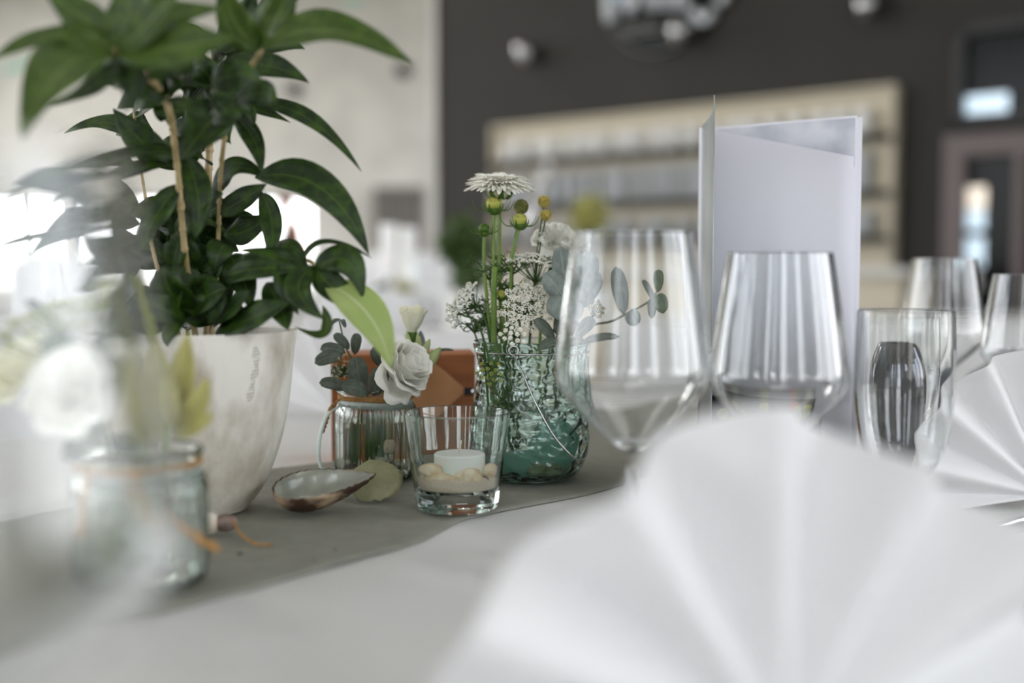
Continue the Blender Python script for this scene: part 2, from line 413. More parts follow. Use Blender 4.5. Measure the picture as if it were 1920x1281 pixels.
glazed_wall('wall_right', Vector((6.5, 3.0, 0)), Vector((0, -1, 0)), 7, 3, 30)

# dark wall on the right, running away to the left
WA = Vector((-.583, 9.39, 0)); WB = Vector((6.5, 3.1, 0)); WU = (WB-WA).normalized(); WN = Vector((WU.y, -WU.x, 0))  # WN faces the camera
WN = WN if WN.y < 0 else -WN
WL = (WB-WA).length; UZ = Vector((0, 0, 1))
def wallpt(px, py, off=0.0):
    """(u, z) on the wall plane pushed off towards the room"""
    r = ray(px, py); o = Vector((0, 0, EYE)); p0 = WA + WN*off
    t = (p0-o).dot(WN)/r.dot(WN); q = o+r*t
    return (q-p0).dot(WU), q.z
def wbox(m, u0, u1, z0, z1, n0, n1):
    return obox(m, WA, WU, WN, UZ, (u0, n0, z0), (u1, n1, z1))
struct(wbox(M(), 0, WL, 0, CEIL, -.25, 0).build('wall_dark', darkwall_m, sm=False))
struct(wbox(M(), -.06, 0, 0, CEIL, -.25, .02).build('trim_1', white_wall_m, sm=False))

# bar shelving
uL, zT = wallpt(925, 238, .06); uR = wallpt(1682, 155, .06)[0]
zs = [wallpt(925, y, .06)[1] for y in (238, 308, 390, 455, 530)]
sh = thing('bar_shelf', 'long beige backed bar shelving with dark shelves on the dark wall', 'shelf', WA + WU*((uL+uR)/2) + WN*.15)
wbox(M(), uL, uR, 0.0, zs[0], .003, .03).build('back_panel', beige_m, sh, sm=False)
wbox(M(), uL, uR, zs[0]-.02, zs[0], .03, .09).build('top_board', beige_m, sh, sm=False)
for u in (uL, uR-.02): wbox(M(), u, u+.02, 0, zs[0]-.02, .03, .09).build('side_board', beige_m, sh, sm=False)
for z in zs[1:4]: wbox(M(), uL+.02, uR-.02, z-.035, z, .03, .16).build('shelf_board', darkwall_m, sh, sm=False)
wbox(M(), uL+.06, uR-.06, 0.0, zs[4], .03, .16).build('base_cabinet', beige_m, sh, sm=False)
def simple(prof, name, mat, label, cat, group, seg=16):
    o = lathe(M(), prof, seg).build(name, mat); o.location = (0, 0, 0)
    me = o.data
    return tag(o, label, cat, group)
cup0 = None
def rowof(name, mat, prof, z, n, label, cat, group, jit=.02, skip=()):
    global cup0
    p = None; zmin = min(q[1] for q in prof)
    for k in range(n):
        u = uL+.18 + (uR-uL-.36)*k/(n-1) + random.uniform(-jit, jit)
        loc = WA + WU*u + WN*.085 + UZ*(z+.002)
        if p is None: p = simple(prof, name, mat, label, cat, group); p.location = loc
        else:
            c = p.copy(); C.objects.link(c); c.location = loc
rowof('stacked_cup', cup_m, [(.035, 0), (.048, .02), (.050, .15), (.048, .15)], zs[1], 20, 'white cup standing in the row on the top bar shelf', 'cup', 'white cups on the top bar shelf')
rowof('bar_glass', tumbler_m, [(.035, 0), (.046, .02), (.05, .22), (.048, .22)], zs[2], 22, 'grey glass standing in the row on the middle bar shelf', 'glass', 'glasses on the middle bar shelf')
rowof('bar_tumbler', tumbler_m, [(.035, 0), (.046, .02), (.05, .14), (.048, .14)], zs[3], 19, 'grey tumbler standing in the row on the lowest bar shelf', 'glass', 'tumblers on the lowest bar shelf')
# counter in front
uc0, uc1 = uL+.2, wallpt(1760, 500, .9)[0]; zc = 1.0
bc = thing('bar_counter', 'long beige bar counter in front of the dark wall shelves', 'counter', WA + WU*((uc0+uc1)/2)+WN*1.2)
wbox(M(), uc0, uc1, 0, .92*zc-.04, .95, 1.35).build('counter_front', beige_m, bc, sm=False)
wbox(M(), uc0-.05, uc1+.05, .92*zc-.04, .92*zc, .9, 1.4).build('countertop', white_wall_m, bc, sm=False)
# tap
d = WA + WU*(uc0+1.1) + WN*1.15 + UZ*.922
tp = thing('beer_tap', 'pale chrome beer tap standing on the bar counter', 'tap', d)
tube(M(), [d, d+UZ*.3, d+UZ*.42+WU*.05], .04, 12).build('column', steel_m, tp)
tube(M(), [d+UZ*.42+WU*.05, d+UZ*.62+WU*.16], .025, 10).build('handle', cup_m, tp)
# round sign
uS, zS = wallpt(1245, -35); RS = mpx(128, 8.2)
cS = WA+WU*uS+UZ*zS
sg = thing('round_sign', 'round black sign with white lettering high on the dark wall', 'sign', cS)
def wdisc(m, c, r, n0, n1, seg=48):
    vs = []; fs = []
    for n_ in (n0, n1):
        for k in range(seg):
            a = 2*PI*k/seg; vs.append(c + WU*(r*math.cos(a)) + UZ*(r*math.sin(a)) + WN*n_)
    fs = [tuple(range(seg-1, -1, -1)), tuple(range(seg, 2*seg))] + [(k, (k+1) % seg, seg+(k+1) % seg, seg+k) for k in range(seg)]
    m.add(vs, fs); return m
wdisc(M(), cS, RS, .0, .05).build('disc', darkglass_m, sg, sm=False)
m = M(); rim = [cS + WU*(RS*math.cos(a)) + UZ*(RS*math.sin(a)) + WN*.055 for a in [2*PI*k/64 for k in range(65)]]
tube(m, rim, .006, 6).build('rim', frame_m, sg)
def stroke(pts, r, mat, name='letter'):
    q = []
    for px, py in pts:
        u, z = wallpt(px, py, .055); q.append(WA+WU*u+UZ*z+WN*.055)
    tube(M(), smooth_pts(q, 4), r, 8).build(name, mat, sg)
stroke([(1143, -60), (1145, 0), (1147, 40)], .045, sheet_m)
stroke([(1132, -30), (1158, -22), (1168, 0)], .03, signb_m)
stroke([(1165, -60), (1182, 22), (1200, -60)], .032, sheet_m)
for x in (1216, 1232, 1250, 1268, 1284): stroke([(x, -60), (x, 18)], .024, sheet_m)
stroke([(1345, -60), (1362, -20), (1350, 8)], .03, sheet_m)
stroke([(1300, 22), (1320, 38), (1338, 22)], .03, sheet_m)
stroke([(1160, 58), (1200, 50), (1240, 46)], .014, frame_m)
stroke([(1170, 66), (1215, 60), (1235, 57)], .012, frame_m)
# wall spotlights
sp0 = None
for i, (px, py, lab) in enumerate(((985, 97, 'chrome wall spotlight left of the round sign'), (1283, 58, 'chrome wall spotlight just below the round sign'),
                                   (1625, 5, 'chrome wall spotlight at top right of the dark wall'))):
    u, z = wallpt(px, py, .1); c = WA+WU*u+UZ*z
    if sp0 is None:
        sp0 = thing('wall_spotlight', lab, 'lamp', (0, 0, 0), 'spotlights on the dark wall')
        wd = M(); vs = wdisc(wd, Vector(), .06, 0, .02, 20); wd.build('mount', black_m, sp0, world=False)
        hd = M(); tube(hd, [WN*.05+WU*.05, WN*.16-WU*.03-UZ*.03], lambda t: .055+.02*t, 16); hd.build('lamp_head', steel_m, sp0, world=False)
        s = sp0
    else: s = copy_tree(sp0); s['label'] = lab
    s.location = c + WN*(.058 if i == 1 else 0)
# door and transom window on the right of the dark wall
ud0, zd1 = wallpt(1772, 255, .06); ud1 = wallpt(2080, 240, .06)[0]
dr = struct(wbox(M(), ud0, ud0+.12, 0, zd1, .0, .08).build('door_1', framed_m, sm=False))
m = M(); wbox(m, ud0+.12, ud1, zd1-.12, zd1, 0, .08); m.build('door_head', framed_m, dr, sm=False)
m = M(); wbox(m, wallpt(1905, 300, .06)[0], wallpt(1925, 300, .06)[0], 0, zd1-.12, 0, .08); m.build('door_stile', framed_m, dr, sm=False)
m = M(); wbox(m, ud0+.12, ud1, 0, zd1-.12, .003, .02); m.build('door_glass', darkglass_m, dr, sm=False)
uw0, zw1 = wallpt(1790, 48, .06); zw0 = wallpt(1790, 238, .06)[1]
wn = struct(wbox(M(), uw0, ud1, zw0, zw1, .003, .02).build('window_40', darkglass_m, sm=False))
m = M(); wbox(m, uw0, ud1, zw1-.06, zw1, .0, .07); wbox(m, uw0, ud1, zw0, zw0+.06, 0, .07); wbox(m, uw0, uw0+.06, zw0, zw1, 0, .07)
m.build('frame', black_m, wn, sm=False)
def glow_panel(px0, px1, py0, py1, mat, name, par):  # glowing boxes on the dark glass in place of its bright reflections
    u0, z1 = wallpt(px0, py0, .03); u1, z0 = wallpt(px1, py1, .03); wbox(M(), u0, u1, z0, z1, .022, .03).build(name, mat, par, sm=False, bevel=.004)
glow_panel(1796, 1890, 182, 222, reflglow_m, 'reflection_panel', wn)
glow_panel(1786, 1848, 352, 392, reflgloww_m, 'reflection_panel', dr)
glow_panel(1786, 1846, 396, 430, reflglow_m, 'reflection_panel', dr)
glow_panel(1786, 1844, 446, 500, reflglow_m, 'reflection_panel', dr)

# far hall details
for (px, py, lab) in ((553, 168, 'small black spot on the white wall, left one behind the plant'), (757, 132, 'small black spot on the white wall near the dark wall')):
    c = P(px, py, FY-.03); o = blob(M(), c, .12, (1, .25, 1)).build('wall_speaker', black_m); tag(o, lab, 'speaker')
for (a, b, lab) in (((648, 1), (676, -3), 'teal light strip high on the white far wall'), ((5, 132), (60, 116), 'teal light strip at the left of the far wall')):
    o = tube(M(), [P(a[0], a[1], FY-.06), P(b[0], b[1], FY-.06)], .022, 8).build('light_strip', teal_m); tag(o, lab, 'lamp')
def curtain(x0, x1, y, z0, z1, n, mat, label, amp=.05):
    m = M(); vs = []; fs = []; N = n*8
    for i in range(N+1):
        x = x0+(x1-x0)*i/N; yy = y+amp*math.sin(i/8*2*PI)
        vs += [(x, yy, z0), (x, yy, z1)]
    fs = [(2*i, 2*i+2, 2*i+3, 2*i+1) for i in range(N)]
    m.add(vs, fs); o = m.build('curtain', mat, solid=.01); tag(o, label, 'curtain'); return o
curtain(-2.12, -1.35, FY-.12, .02, 2.15, 8, greycurt_m, 'grey curtain hanging under the white far wall')
for x in (-6.9, -4.4, -1.9, .6, 3.1, 5.2): curtain(x-.35, x+.35, -3.58, .05, 4.7, 6, curtain_m, 'long white curtain between the windows behind the camera')['group'] = 'curtains behind the camera'

# ------------------------------------------------------------------ the laid table
AX = Vector((.607, .795, 0)).normalized(); AN = Vector((-AX.y, AX.x, 0)); TO = Vector((-.263, .693, 0))
A0, A1, B0, B1 = -1.1, .98, -.58, .50
def tab(a, b, z=0.0): return TO + AX*a + AN*b + UZ*(TZ+z)
tb = thing('dining_table', 'long dining table under the white cloth in the foreground', 'table', tab(-.1, 0, -TZ))
obox(M(), TO+UZ*(TZ-.035), AX, AN, UZ, (A0+.01, B0+.01, 0), (A1-.01, B1-.01, .03)).build('tabletop', brownw_m, tb, sm=False)
for a in (A0+.08, A1-.12):
    for b in (B0+.06, B1-.1): obox(M(), TO, AX, AN, UZ, (a, b, 0), (a+.05, b+.05, TZ-.035)).build('leg', brownw_m, tb, sm=False)
# cloth: a grid with soft folds, hanging over the sides
CR = [(T(692, 1050), T(945, 1110), .007, .006), (T(1010, 990), T(1090, 1030), .005, .010), (T(590, 1180), T(420, 1215), .003, .02), (T(860, 1040), T(990, 1080), .005, .010)]
def cloth_h(p):
    h = .0006*noise.noise(p*5)
    for a, b, hh, w_ in CR:
        a2, b2, p2 = a.xy, b.xy, p.xy; dd = b2-a2; t = max(0, min(1, (p2-a2).dot(dd)/dd.dot(dd)))
        q = (p2-a2-dd*t).length; e_ = min(1, min(t, 1-t)*4)
        h += hh*math.exp(-(q/w_)**2)*(e_ if t in (0, 1) else max(.25, e_))
    return max(h, 0)
def frange(a, b, n): return [a+(b-a)*i/n for i in range(n+1)]
av = [A0-.35]+[A0-.012]+frange(A0, A1, 200)+[A1+.012, A1+.03, A1+.04]; bv = [B0-.04, B0-.03, B0-.012]+frange(B0, B1, 110)+[B1+.012, B1+.03, B1+.04]
av[0] = A0-.04
vs = []; fs = []
for a in av:
    for b in bv:
        da = max(A0-a, a-A1, 0); db = max(B0-b, b-B1, 0); q = max(da, db)
        p = TO+AX*a+AN*b
        if q == 0: z = TZ + cloth_h(p)
        elif q < .02: z = TZ-.006
        elif q < .035: z = TZ-.16
        else: z = TZ-.42
        wv = .012*math.sin((a if db >= da else b)*28) if q > .02 else 0
        out = (AX*(1 if a > A1 else -1 if a < A0 else 0) + AN*(1 if b > B1 else -1 if b < B0 else 0))
        vs.append(Vector((p.x, p.y, z)) + out*wv)
nb_ = len(bv)
for i in range(len(av)-1):
    for j in range(nb_-1): k = i*nb_+j; fs.append((k, k+nb_, k+nb_+1, k+1))
tag(M().add(vs, fs).build('tablecloth', cloth_m), 'white tablecloth on the foreground table under the grey runner', 'tablecloth')
# runner
fr_px = [(380, 1133), (470, 1110), (560, 1084), (640, 1062), (692, 1047), (735, 1036), (790, 1018), (830, 997), (870, 978), (930, 964), (1000, 950), (1100, 930), (1170, 911)]
fr = [T(*p) for p in fr_px]; bk_px = [(400, 905), (470, 893), (530, 885), (630, 876)]
d0 = (fr[0]-T(500, 1100))
fr = [fr[0]-AX*.75, fr[0]-AX*.4, fr[0]-AX*.18] + fr + [fr[-1]+AX*.12, fr[-1]+AX*.3, fr[-1]+AX*.5]
fr = smooth_pts(fr, 6)
rows = []
for p in fr:
    a = (p-TO).dot(AX); b = (p-TO).dot(AN)
    q = tab(a, b+.262+.006*math.sin(a*9)); rows.append((p, q))
vs = []; fs = []; nr_ = 24
for p, q in rows:
    for k in range(nr_+1):
        v = p.lerp(q, k/nr_); z = TZ+.0016+cloth_h(v)+.0003*(1+math.sin(v.x*40+v.y*17)); vs.append(Vector((v.x, v.y, z)))
for i in range(len(rows)-1):
    for k in range(nr_): a = i*(nr_+1)+k; fs.append((a, a+nr_+1, a+nr_+2, a+1))
tag(M().add(vs, fs).build('table_runner', runner_m, solid=.0014, offset=-1), 'grey table runner with a wavy hemmed edge lying on white tablecloth', 'table runner')
RZ = TZ+.0032

# ------------------------------------------------------------------ glassware
def shell_prof(outer, t, zb):
    """outer profile from stem top to rim -> closed wall with inner side"""
    inner = [(max(r-t, .0), z) for r, z in outer if z > zb]
    return outer, inner
def wine_glass(label, loc, kind='wine', group='wine glasses on the table', s=1.0, seg=64):
    g = thing({'wine': 'wine_glass', 'goblet': 'water_goblet'}[kind], label, 'glass', loc, group)
    if kind == 'wine':
        foot = [(0, 0), (.0345, 0), (.0352, .0012), (.033, .002), (.018, .004), (.007, .008), (.0042, .016), (.0036, .03), (.0036, .058), (.0045, .066)]
        bowl = smooth_prof([(.0045, .066), (.009, .070), (.020, .079), (.034, .092), (.0432, .104), (.0452, .112), (.0438, .125), (.0395, .155), (.0335, .193)], 5)
        inn = [(max(0, r-.0011), z+.0004) for r, z in reversed(bowl) if z > .073]
    else:
        foot = [(0, 0), (.030, 0), (.031, .0012), (.028, .002), (.014, .004), (.006, .008), (.005, .016), (.0055, .026)]
        bowl = smooth_prof([(.0055, .026), (.011, .032), (.021, .045), (.0275, .062), (.0310, .085), (.0318, .105), (.0308, .147)], 5)
        inn = [(max(0, r-.0011), z+.0004) for r, z in reversed(bowl) if z > .038]
    inn.append((0, inn[-1][1]-.001))
    zc_ = .063 if kind == 'wine' else .024
    lathe(M(), [(r*s, z*s) for r, z in foot if z <= zc_], seg).build('foot', glass_m, g, world=False)
    zs_ = [(r*s, z*s) for r, z in [(0, bowl[0][1]-.001 if 0 else bowl[0][1])] + bowl + inn]
    lathe(M(), zs_, seg).build('bowl', glass_m, g, world=False)
    return g
def onT(px, d, z=0.0): v = P(px, 500, d); return Vector((v.x, v.y, TZ+.0008+z))
wg = wine_glass('large clear wine glass in front of the sea green vase, tallest in the middle', onT(1187, .68))
wg2 = clone(wg, onT(1462, .725), 'clear wine glass standing in front of the white menu', scale=.94)
wgL = clone(wg, onT(-80, .255), 'very blurred wine glass close up at the left edge, in front of the jar', scale=1.02)
wg4 = clone(wg, onT(1770, 1.23), 'wine glass behind the right napkin, beside the small goblet', scale=.94)
wg5 = clone(wg, onT(1925, 1.10), 'wine glass cut off by the right edge of the photo', scale=.86)
gb = wine_glass('water goblet with rounded bowl right of the menu', onT(1700, .765), 'goblet', 'water goblets on the table', s=.985)
gb2 = clone(gb, onT(1738, 1.13), 'small goblet seen behind the front water goblet', scale=.86)

# dark metal vase behind the goblet
p = onT(1682, .97)
jg = thing('metal_vase', 'small dark polished metal vase behind the water goblet', 'vase', p)
lathe(M(), smooth_prof([(0, 0), (.014, 0), (.016, .004), (.0225, .03), (.0275, .062), (.0262, .09), (.020, .106), (.0165, .111)], 4)
      + [(.015, .111), (.017, .105), (0, .1)], 40).build('body', dsteel_m, jg, world=False)

# ------------------------------------------------------------------ napkin fans
def napkin(label, loc, R, rz, tilt=.12, a0=-.02, a1=PI+.02, pl=6, amp=.016, ph=0.0, sq=1.0, poly=None):
    m = M(); vs = []; fs = []; NA = int(pl*16); NR = 26
    for i in range(NA+1):
        t = i/NA; a = a0+(a1-a0)*t; x_ = (t*pl+ph) % 1.0
        tri = (1-abs(x_*2-1))                       # 0 at the folds behind, 1 at the folds in front
        tri = tri*tri*(3-2*tri)*.6 + tri*.4
        for j in range(NR+1):
            r = R*j/NR; rr = r*(1+.03*(tri-.5)*(j/NR))
            if poly: rr *= 1-(poly[2] if a > poly[0] else poly[3])*math.sin(PI*(a-poly[0])/poly[1])**2
            off = amp*(j/NR)**.9*(tri-.5)*2
            q = Vector((rr*math.cos(a), -off, .003+rr*math.sin(a)*sq*.985 + (R*.05)*(1-j/NR)))
            q.z = max(q.z, .001); q.y += q.z*tilt
            vs.append(q)
    for i in range(NA):
        for j in range(NR): k = i*(NR+1)+j; fs.append((k, k+NR+1, k+NR+2, k+1))
    m.add(vs, fs); o = m.build('folded_napkin', napkin_m, solid=.0022, sub=1)
    # keep local origin at the fan centre
    o.location = loc; o.rotation_euler = (0, 0, rz)
    zmin = min(v.z for v in vs)
    tag(o, label, 'napkin', 'fan folded napkins'); return o
def napkin_at(label, px, d, R, rz, **k):
    o = napkin(label, (0, 0, 0), R, rz, **k)
    c = Vector(((min(v.co.x for v in o.data.vertices)+max(v.co.x for v in o.data.vertices))/2, 0, 0))
    base = onT(px, d); o.location = base
    return o
napkin_at('large blurred white napkin fan in the foreground at the bottom right', 1462, .40, .131, math.radians(20), pl=6.2, amp=.0145, ph=.34, sq=.965, poly=(math.radians(93), math.radians(62), .085, .09))
napkin_at('white napkin fan at the right edge behind the water goblet', 1968, .855, .114, math.radians(14), pl=8, amp=.011, ph=.3)
napkin_at('white napkin fan behind the wooden box, left of it', 640, 1.33, .125, math.radians(-40), pl=7, amp=.014)

# cutlery beside the right napkin
def knife(label, p, ang, fork=False):
    t = thing('fork' if fork else 'knife', label, 'cutlery', p)
    d_ = Vector((math.cos(ang), math.sin(ang), 0)); s_ = Vector((-d_.y, d_.x, 0))
    m = M(); obox(m, p, d_, s_, UZ, (0, -.005, .0005), (.1, .005, .0055)); m.build('handle', steel_m, t, bevel=.002)
    m = M()
    if fork:
        obox(m, p, d_, s_, UZ, (.1, -.009, .001), (.14, .009, .0035))
        for k in range(4): obox(m, p, d_, s_, UZ, (.14, -.009+k*.005, .001), (.185, -.006+k*.005, .003))
        m.build('tines', steel_m, t)
    else:
        m.add([p+d_*x+s_*y+UZ*z for x, y, z in ((.1, -.006, .001), (.2, -.008, .001), (.215, .004, .001), (.2, .007, .001), (.1, .006, .001),
               (.1, -.006, .003), (.2, -.008, .0012), (.215, .004, .002), (.2, .007, .003), (.1, .006, .003))],
              [(4, 3, 2, 1, 0), (5, 6, 7, 8, 9), (0, 1, 6, 5), (1, 2, 7, 6), (2, 3, 8, 7), (3, 4, 9, 8), (4, 0, 5, 9)]); m.build('blade', steel_m, t, sm=False)
p = T(1915, 978); p.z = TZ+.0012; knife('shiny table knife lying below the right napkin fan', p+Vector((.035, .018, 0)), PI+.62)
p = T(1950, 1000); p.z = TZ+.0012; knife('shiny fork lying next to the knife at the right edge', p, PI+.62, True)

# ------------------------------------------------------------------ menu card
hM = .293
s_ = P(1313, 500, 1.03); a_ = P(1336, 500, .862); b_ = P(1612, 500, .962)
for q in (s_, a_, b_): q.z = TZ+.001
mn = thing('menu_card', 'tall white folded menu card standing behind the wine glasses', 'menu', s_)
def sheet(name, mat, p, q, z0, z1a, z1b, t=.0004, off=0.0, sag=0.0, n=10):
    d_ = (q-p); nn = Vector((d_.y, -d_.x, 0)).normalized(); vs = []; fs = []
    if nn.y > 0: nn = -nn
    for i in range(n+1):
        u = i/n; b0 = p+d_*u + nn*(off + sag*math.sin(PI*u))
        z1 = z1a+(z1b-z1a)*u
        for zz in (z0, z1): vs.append(Vector((b0.x, b0.y, TZ+.001+zz)))
    for i in range(n): fs.append((2*i, 2*i+2, 2*i+3, 2*i+1))
    return M().add(vs, fs).build(name, mat, mn, solid=t)
sheet('cover', cover_m, s_, a_, 0, hM, hM+.003, .0008, sag=.004)
sheet('back_cover', paper_m, s_, b_, 0, hM-.001, hM, .0008)
q2 = s_.lerp(b_, 1.0) + Vector((.004, .004, 0))
sheet('inner_page', paper_m, s_, s_.lerp(b_, .975), 0, hM-.002, hM+.001, off=.003, sag=.002)
sheet('printed_corner', print_m, s_.lerp(b_, .05), s_.lerp(b_, .965), hM-.04, hM-.004, hM-.001, .0002, off=.0038, sag=.002)
sheet('front_page', paper_m, s_, s_.lerp(b_, .965), .063, hM-.001, hM-.032, off=.0055, sag=.004)
sheet('dark_picture', navyprint_m, s_.lerp(b_, .01), s_.lerp(b_, .80), .0, .063, .063, .0002, off=.0062, sag=.003)
nn = Vector((b_-s_).yx.to_3d()); nn = Vector((nn.x, -nn.y, 0)).normalized(); nn = nn if nn.y < 0 else -nn
m1 = M(); m2 = M()
for k in range(44):
    u = random.uniform(.04, .76); z = random.uniform(.006, .056)
    c = s_.lerp(b_, u)+nn*(.0075+.003*math.sin(PI*u)); c.z += z
    (blob(m1, c, random.uniform(.004, .008), (1, .12, .8), 6, 10) if k % 2 else blob(m2, c, random.uniform(.004, .007), (1, .12, .8), 6, 10))
m1.build('orange_flower_print', orange_m, mn); m2.build('green_flower_print', greenp_m, mn)

# ------------------------------------------------------------------ wooden box with card tag
p0 = T(622, 872); p1 = T(892, 868); ht = .094
bu = (p1-p0).normalized(); bn = Vector((bu.y, -bu.x, 0)); bn = bn if bn.y > 0 else -bn; bw = (p1-p0).length
bx = thing('wooden_box', 'brown wooden box behind the flower jar and candle glass', 'box', (p0+p1)/2+bn*.03+UZ*.0022)
p0.z = RZ
obox(M(), p0, bu, bn, UZ, (0, 0, 0), (bw, .06, ht)).build('body', wood_m, bx, sm=False, bevel=.0015)
c = P(800, 735, (p0.y)-.006)
cc = (c-p0).dot(bu)
m = M(); h_ = .031
for k in range(2): pass
vs = [p0+bu*(cc+x)+UZ*(c.z-p0.z+z)-bn*t for t in (.0015, .0035) for x, z in ((0, h_), (h_*1.15, 0), (0, -h_), (-h_*1.15, 0))]
m.add(vs, [(0, 1, 2, 3), (7, 6, 5, 4), (0, 4, 5, 1), (1, 5, 6, 2), (2, 6, 7, 3), (3, 7, 4, 0)]); m.build('diamond_tag', tag_m, bx, sm=False)
m = M(); obox(m, p0, bu, -bn, UZ, (cc+.033, .001, c.z-p0.z-.004), (bw-.002, .004, c.z-p0.z+.002)); m.build('clasp_strap', black_m, bx, sm=False)
m = M(); blob(m, p0+bu*(cc+.045)-bn*.004+UZ*(c.z-p0.z-.001), .004, (1.5, .6, 1)); m.build('clasp', steel_m, bx)

# ------------------------------------------------------------------ candle glass
cg = onT(856, .832); cg.z = RZ
g = thing('candle_glass', 'clear tapered votive glass with thick base on the grey runner', 'candle holder', cg)
H_ = .0690
pr = [(0, .002), (.012, .0012), (.024, .0), (.0278, .0008), (.0290, .003), (.0332, .035), (.0376, H_-.0006), (.0372, H_), (.0362, H_-.0004), (.0318, .035), (.0282, .0165), (.0262, .0138), (.02, .0128), (0, .0125)]
lathe(M(), pr, 96).build('glass', thick_m, g, world=False)
sd = lathe(M(), [(0, .0132), (.025, .0138), (.0274, .0165), (.0285, .0215), (.024, .0232), (.012, .0228), (0, .0232)], 48, c=cg,
           mod=lambda r, z, a, i: r*(1-.02*(1+math.sin(a*3+1)) if i > 2 else 1)).build('sand_fill', sand_m)
tag(sd, 'pale sand bed at the bottom of the candle glass', 'sand', kind='stuff')
cl = cg+Vector((.0015, .005, .0238))
cd = thing('tealight_candle', 'white round tealight candle standing on the sand in the candle glass', 'candle', cl)
lathe(M(), [(0, 0), (.0175, 0), (.0182, .001), (.0182, .0140), (.0172, .0150), (.006, .0142), (0, .0142)], 40).build('wax', wax_m, cd, world=False)
tube(M(), [(0, 0, .0138), (.0003, 0, .019), (.001, 0, .024)], .0008, 6).build('wick', shellw_m, cd, world=False)

def clam(m, c, L, W, H, yaw, pitch=0.0, rollx=0.0, ribs=0, spiral=0):
    """domed half shell: umbo at the origin end, lip at L"""
    R = Matrix.Rotation(yaw, 3, 'Z') @ Matrix.Rotation(pitch, 3, 'Y') @ Matrix.Rotation(rollx, 3, 'X')
    vs = []; fs = []; N = 16; K = 24
    for i in range(N+1):
        v = i/N
        for k in range(K+1):
            u = k/K*2-1; a = u*PI*.5
            x = L*(v*math.cos(a*.92)**.55*.98) - L*.5; y = W*.5*v**.75*math.sin(a)
            h = H*math.sin(PI*min(1, .12+.88*(1-v)))**.7*math.cos(a)**.6 if v < 1 else 0
            if ribs: h += H*.12*math.cos(a*ribs)*v; x += .0012*v*v*math.sin(a*23); y += .0009*v*v*math.sin(a*31)
            vs.append(Vector(c)+R @ Vector((x, y, h)))
    for i in range(N):
        for k in range(K): a = i*(K+1)+k; fs.append((a, a+1, a+K+2, a+K+1))
    m.add(vs, fs); return m
def clam_closed(m, c, L, W, H, yaw, pitch=0.0, rollx=0.0):
    clam(m, c, L, W, H, yaw, pitch, rollx); clam(m, c, L, W, -H, yaw, pitch, rollx); return m
def snail(m, c, r, h, yaw=0.0, tilt=1.2, turns=3.2):
    R = Matrix.Rotation(yaw, 3, 'Z') @ Matrix.Rotation(tilt, 3, 'X'); pts = []; N = 60
    for i in range(N+1):
        t = i/N; a = t*turns*2*PI; rr = r*.55*(1-t)**.8; pts.append(Vector(c)+R @ Vector((rr*math.cos(a), rr*math.sin(a), h*t**.9)))
    tube(m, pts, lambda t: r*.5*(1-t)**.75+.0002, 8); return m
def inpx(px, py, d): return P(px, py, d)
sg_ = 'shells in the candle glass'
def shell(px, py, d, L, W, H, yaw, pitch, roll, mat, label, fn=clam_closed, group=sg_, name='seashell'):
    o = fn(M(), P(px, py, d), L, W, H, yaw, pitch, roll).build(name, mat, solid=(.0008 if fn is clam else 0)); return tag(o, label, 'shell', group)
shell(808, 884, .824, .020, .015, .006, .5, .25, .4, shellc_m, 'cream clam shell leaning behind on the left side in candle glass')
shell(830, 902, .819, .026, .013, .005, 2.9, -.1, -.5, shellc_m, 'long flat tan shell lying low in front of the tealight')
shell(882, 897, .819, .019, .017, .007, -1.2, .35, .5, shellc_m, 'rounded cream clam shell standing in front of the tealight')
shell(866, 890, .823, .014, .017, .005, -1.7, .6, .2, shellc_m, 'tan clam shell leaning behind the rounded cream shell')
shell(800, 903, .828, .012, .011, .005, 1.0, .4, .2, shellw_m, 'small speckled white shell at the left wall of candle glass')
shell(917, 886, .832, .015, .012, .005, .8, -.7, .3, shellc_m, 'pinkish shell upright at the right wall of candle glass')
tag(snail(M(), P(908, 905, .826), .0042, .009, .3).build('seashell', shelld_m), 'small dark snail shell at the right in candle glass', 'shell', sg_)

# ------------------------------------------------------------------ large mussel shell on the runner
def mussel(m, p_tip, p_far, W, H, roll):
    ax = (p_far-p_tip); L = ax.length; ax.normalize(); sd = Vector((-ax.y, ax.x, 0)).normalized()
    up = ax.cross(sd); up = up if up.z > 0 else -up
    R = Matrix.Rotation(roll, 3, ax); vs = []; fs = []; N = 26; K = 20
    for i in range(N+1):
        t = i/N; hw = W*.5*(math.sin(PI*t**.72)**.75 if 0 < t < 1 else 0.02); dp = H*(math.sin(PI*t**.7)**.8 if 0 < t < 1 else 0)
        for k in range(K+1):
            u = k/K*2-1; y = hw*u + W*.12*math.sin(PI*t); z = -dp*max(0, 1-abs(u)**2.4)**.8
            z += .0006*math.sin(t*70)*abs(u)
            q = R @ (sd*y + up*z); vs.append(p_tip+ax*(L*t)+q)
    for i in range(N):
        for k in range(K): a = i*(K+1)+k; fs.append((a, a+1, a+K+2, a+K+1))
    m.add(vs, fs); return m
pt = P(512, 980, .80); pf = P(706, 940, .84)
sh_ = thing('mussel_shell', 'large open mussel shell with brown striped outside on the runner', 'shell', Vector((P(610, 980, .84).x, .84, RZ)))
mo = mussel(M(), pt, pf, .044, .019, .24); lo = mo
zmin = min(v.z for v in mo.v); mo.v = [v+UZ*(RZ+.0006-zmin) for v in mo.v]
inn = mussel(M(), pt+(pf-pt)*.02, pt+(pf-pt)*.98, .0415, .0170, .24); inn.v = [v+UZ*(RZ+.0006-zmin) for v in inn.v]
lo.build('outer_shell', shellb_m, sh_, solid=.0006, offset=-1); inn.build('pearly_inside', shellp_m, sh_, solid=.0004)
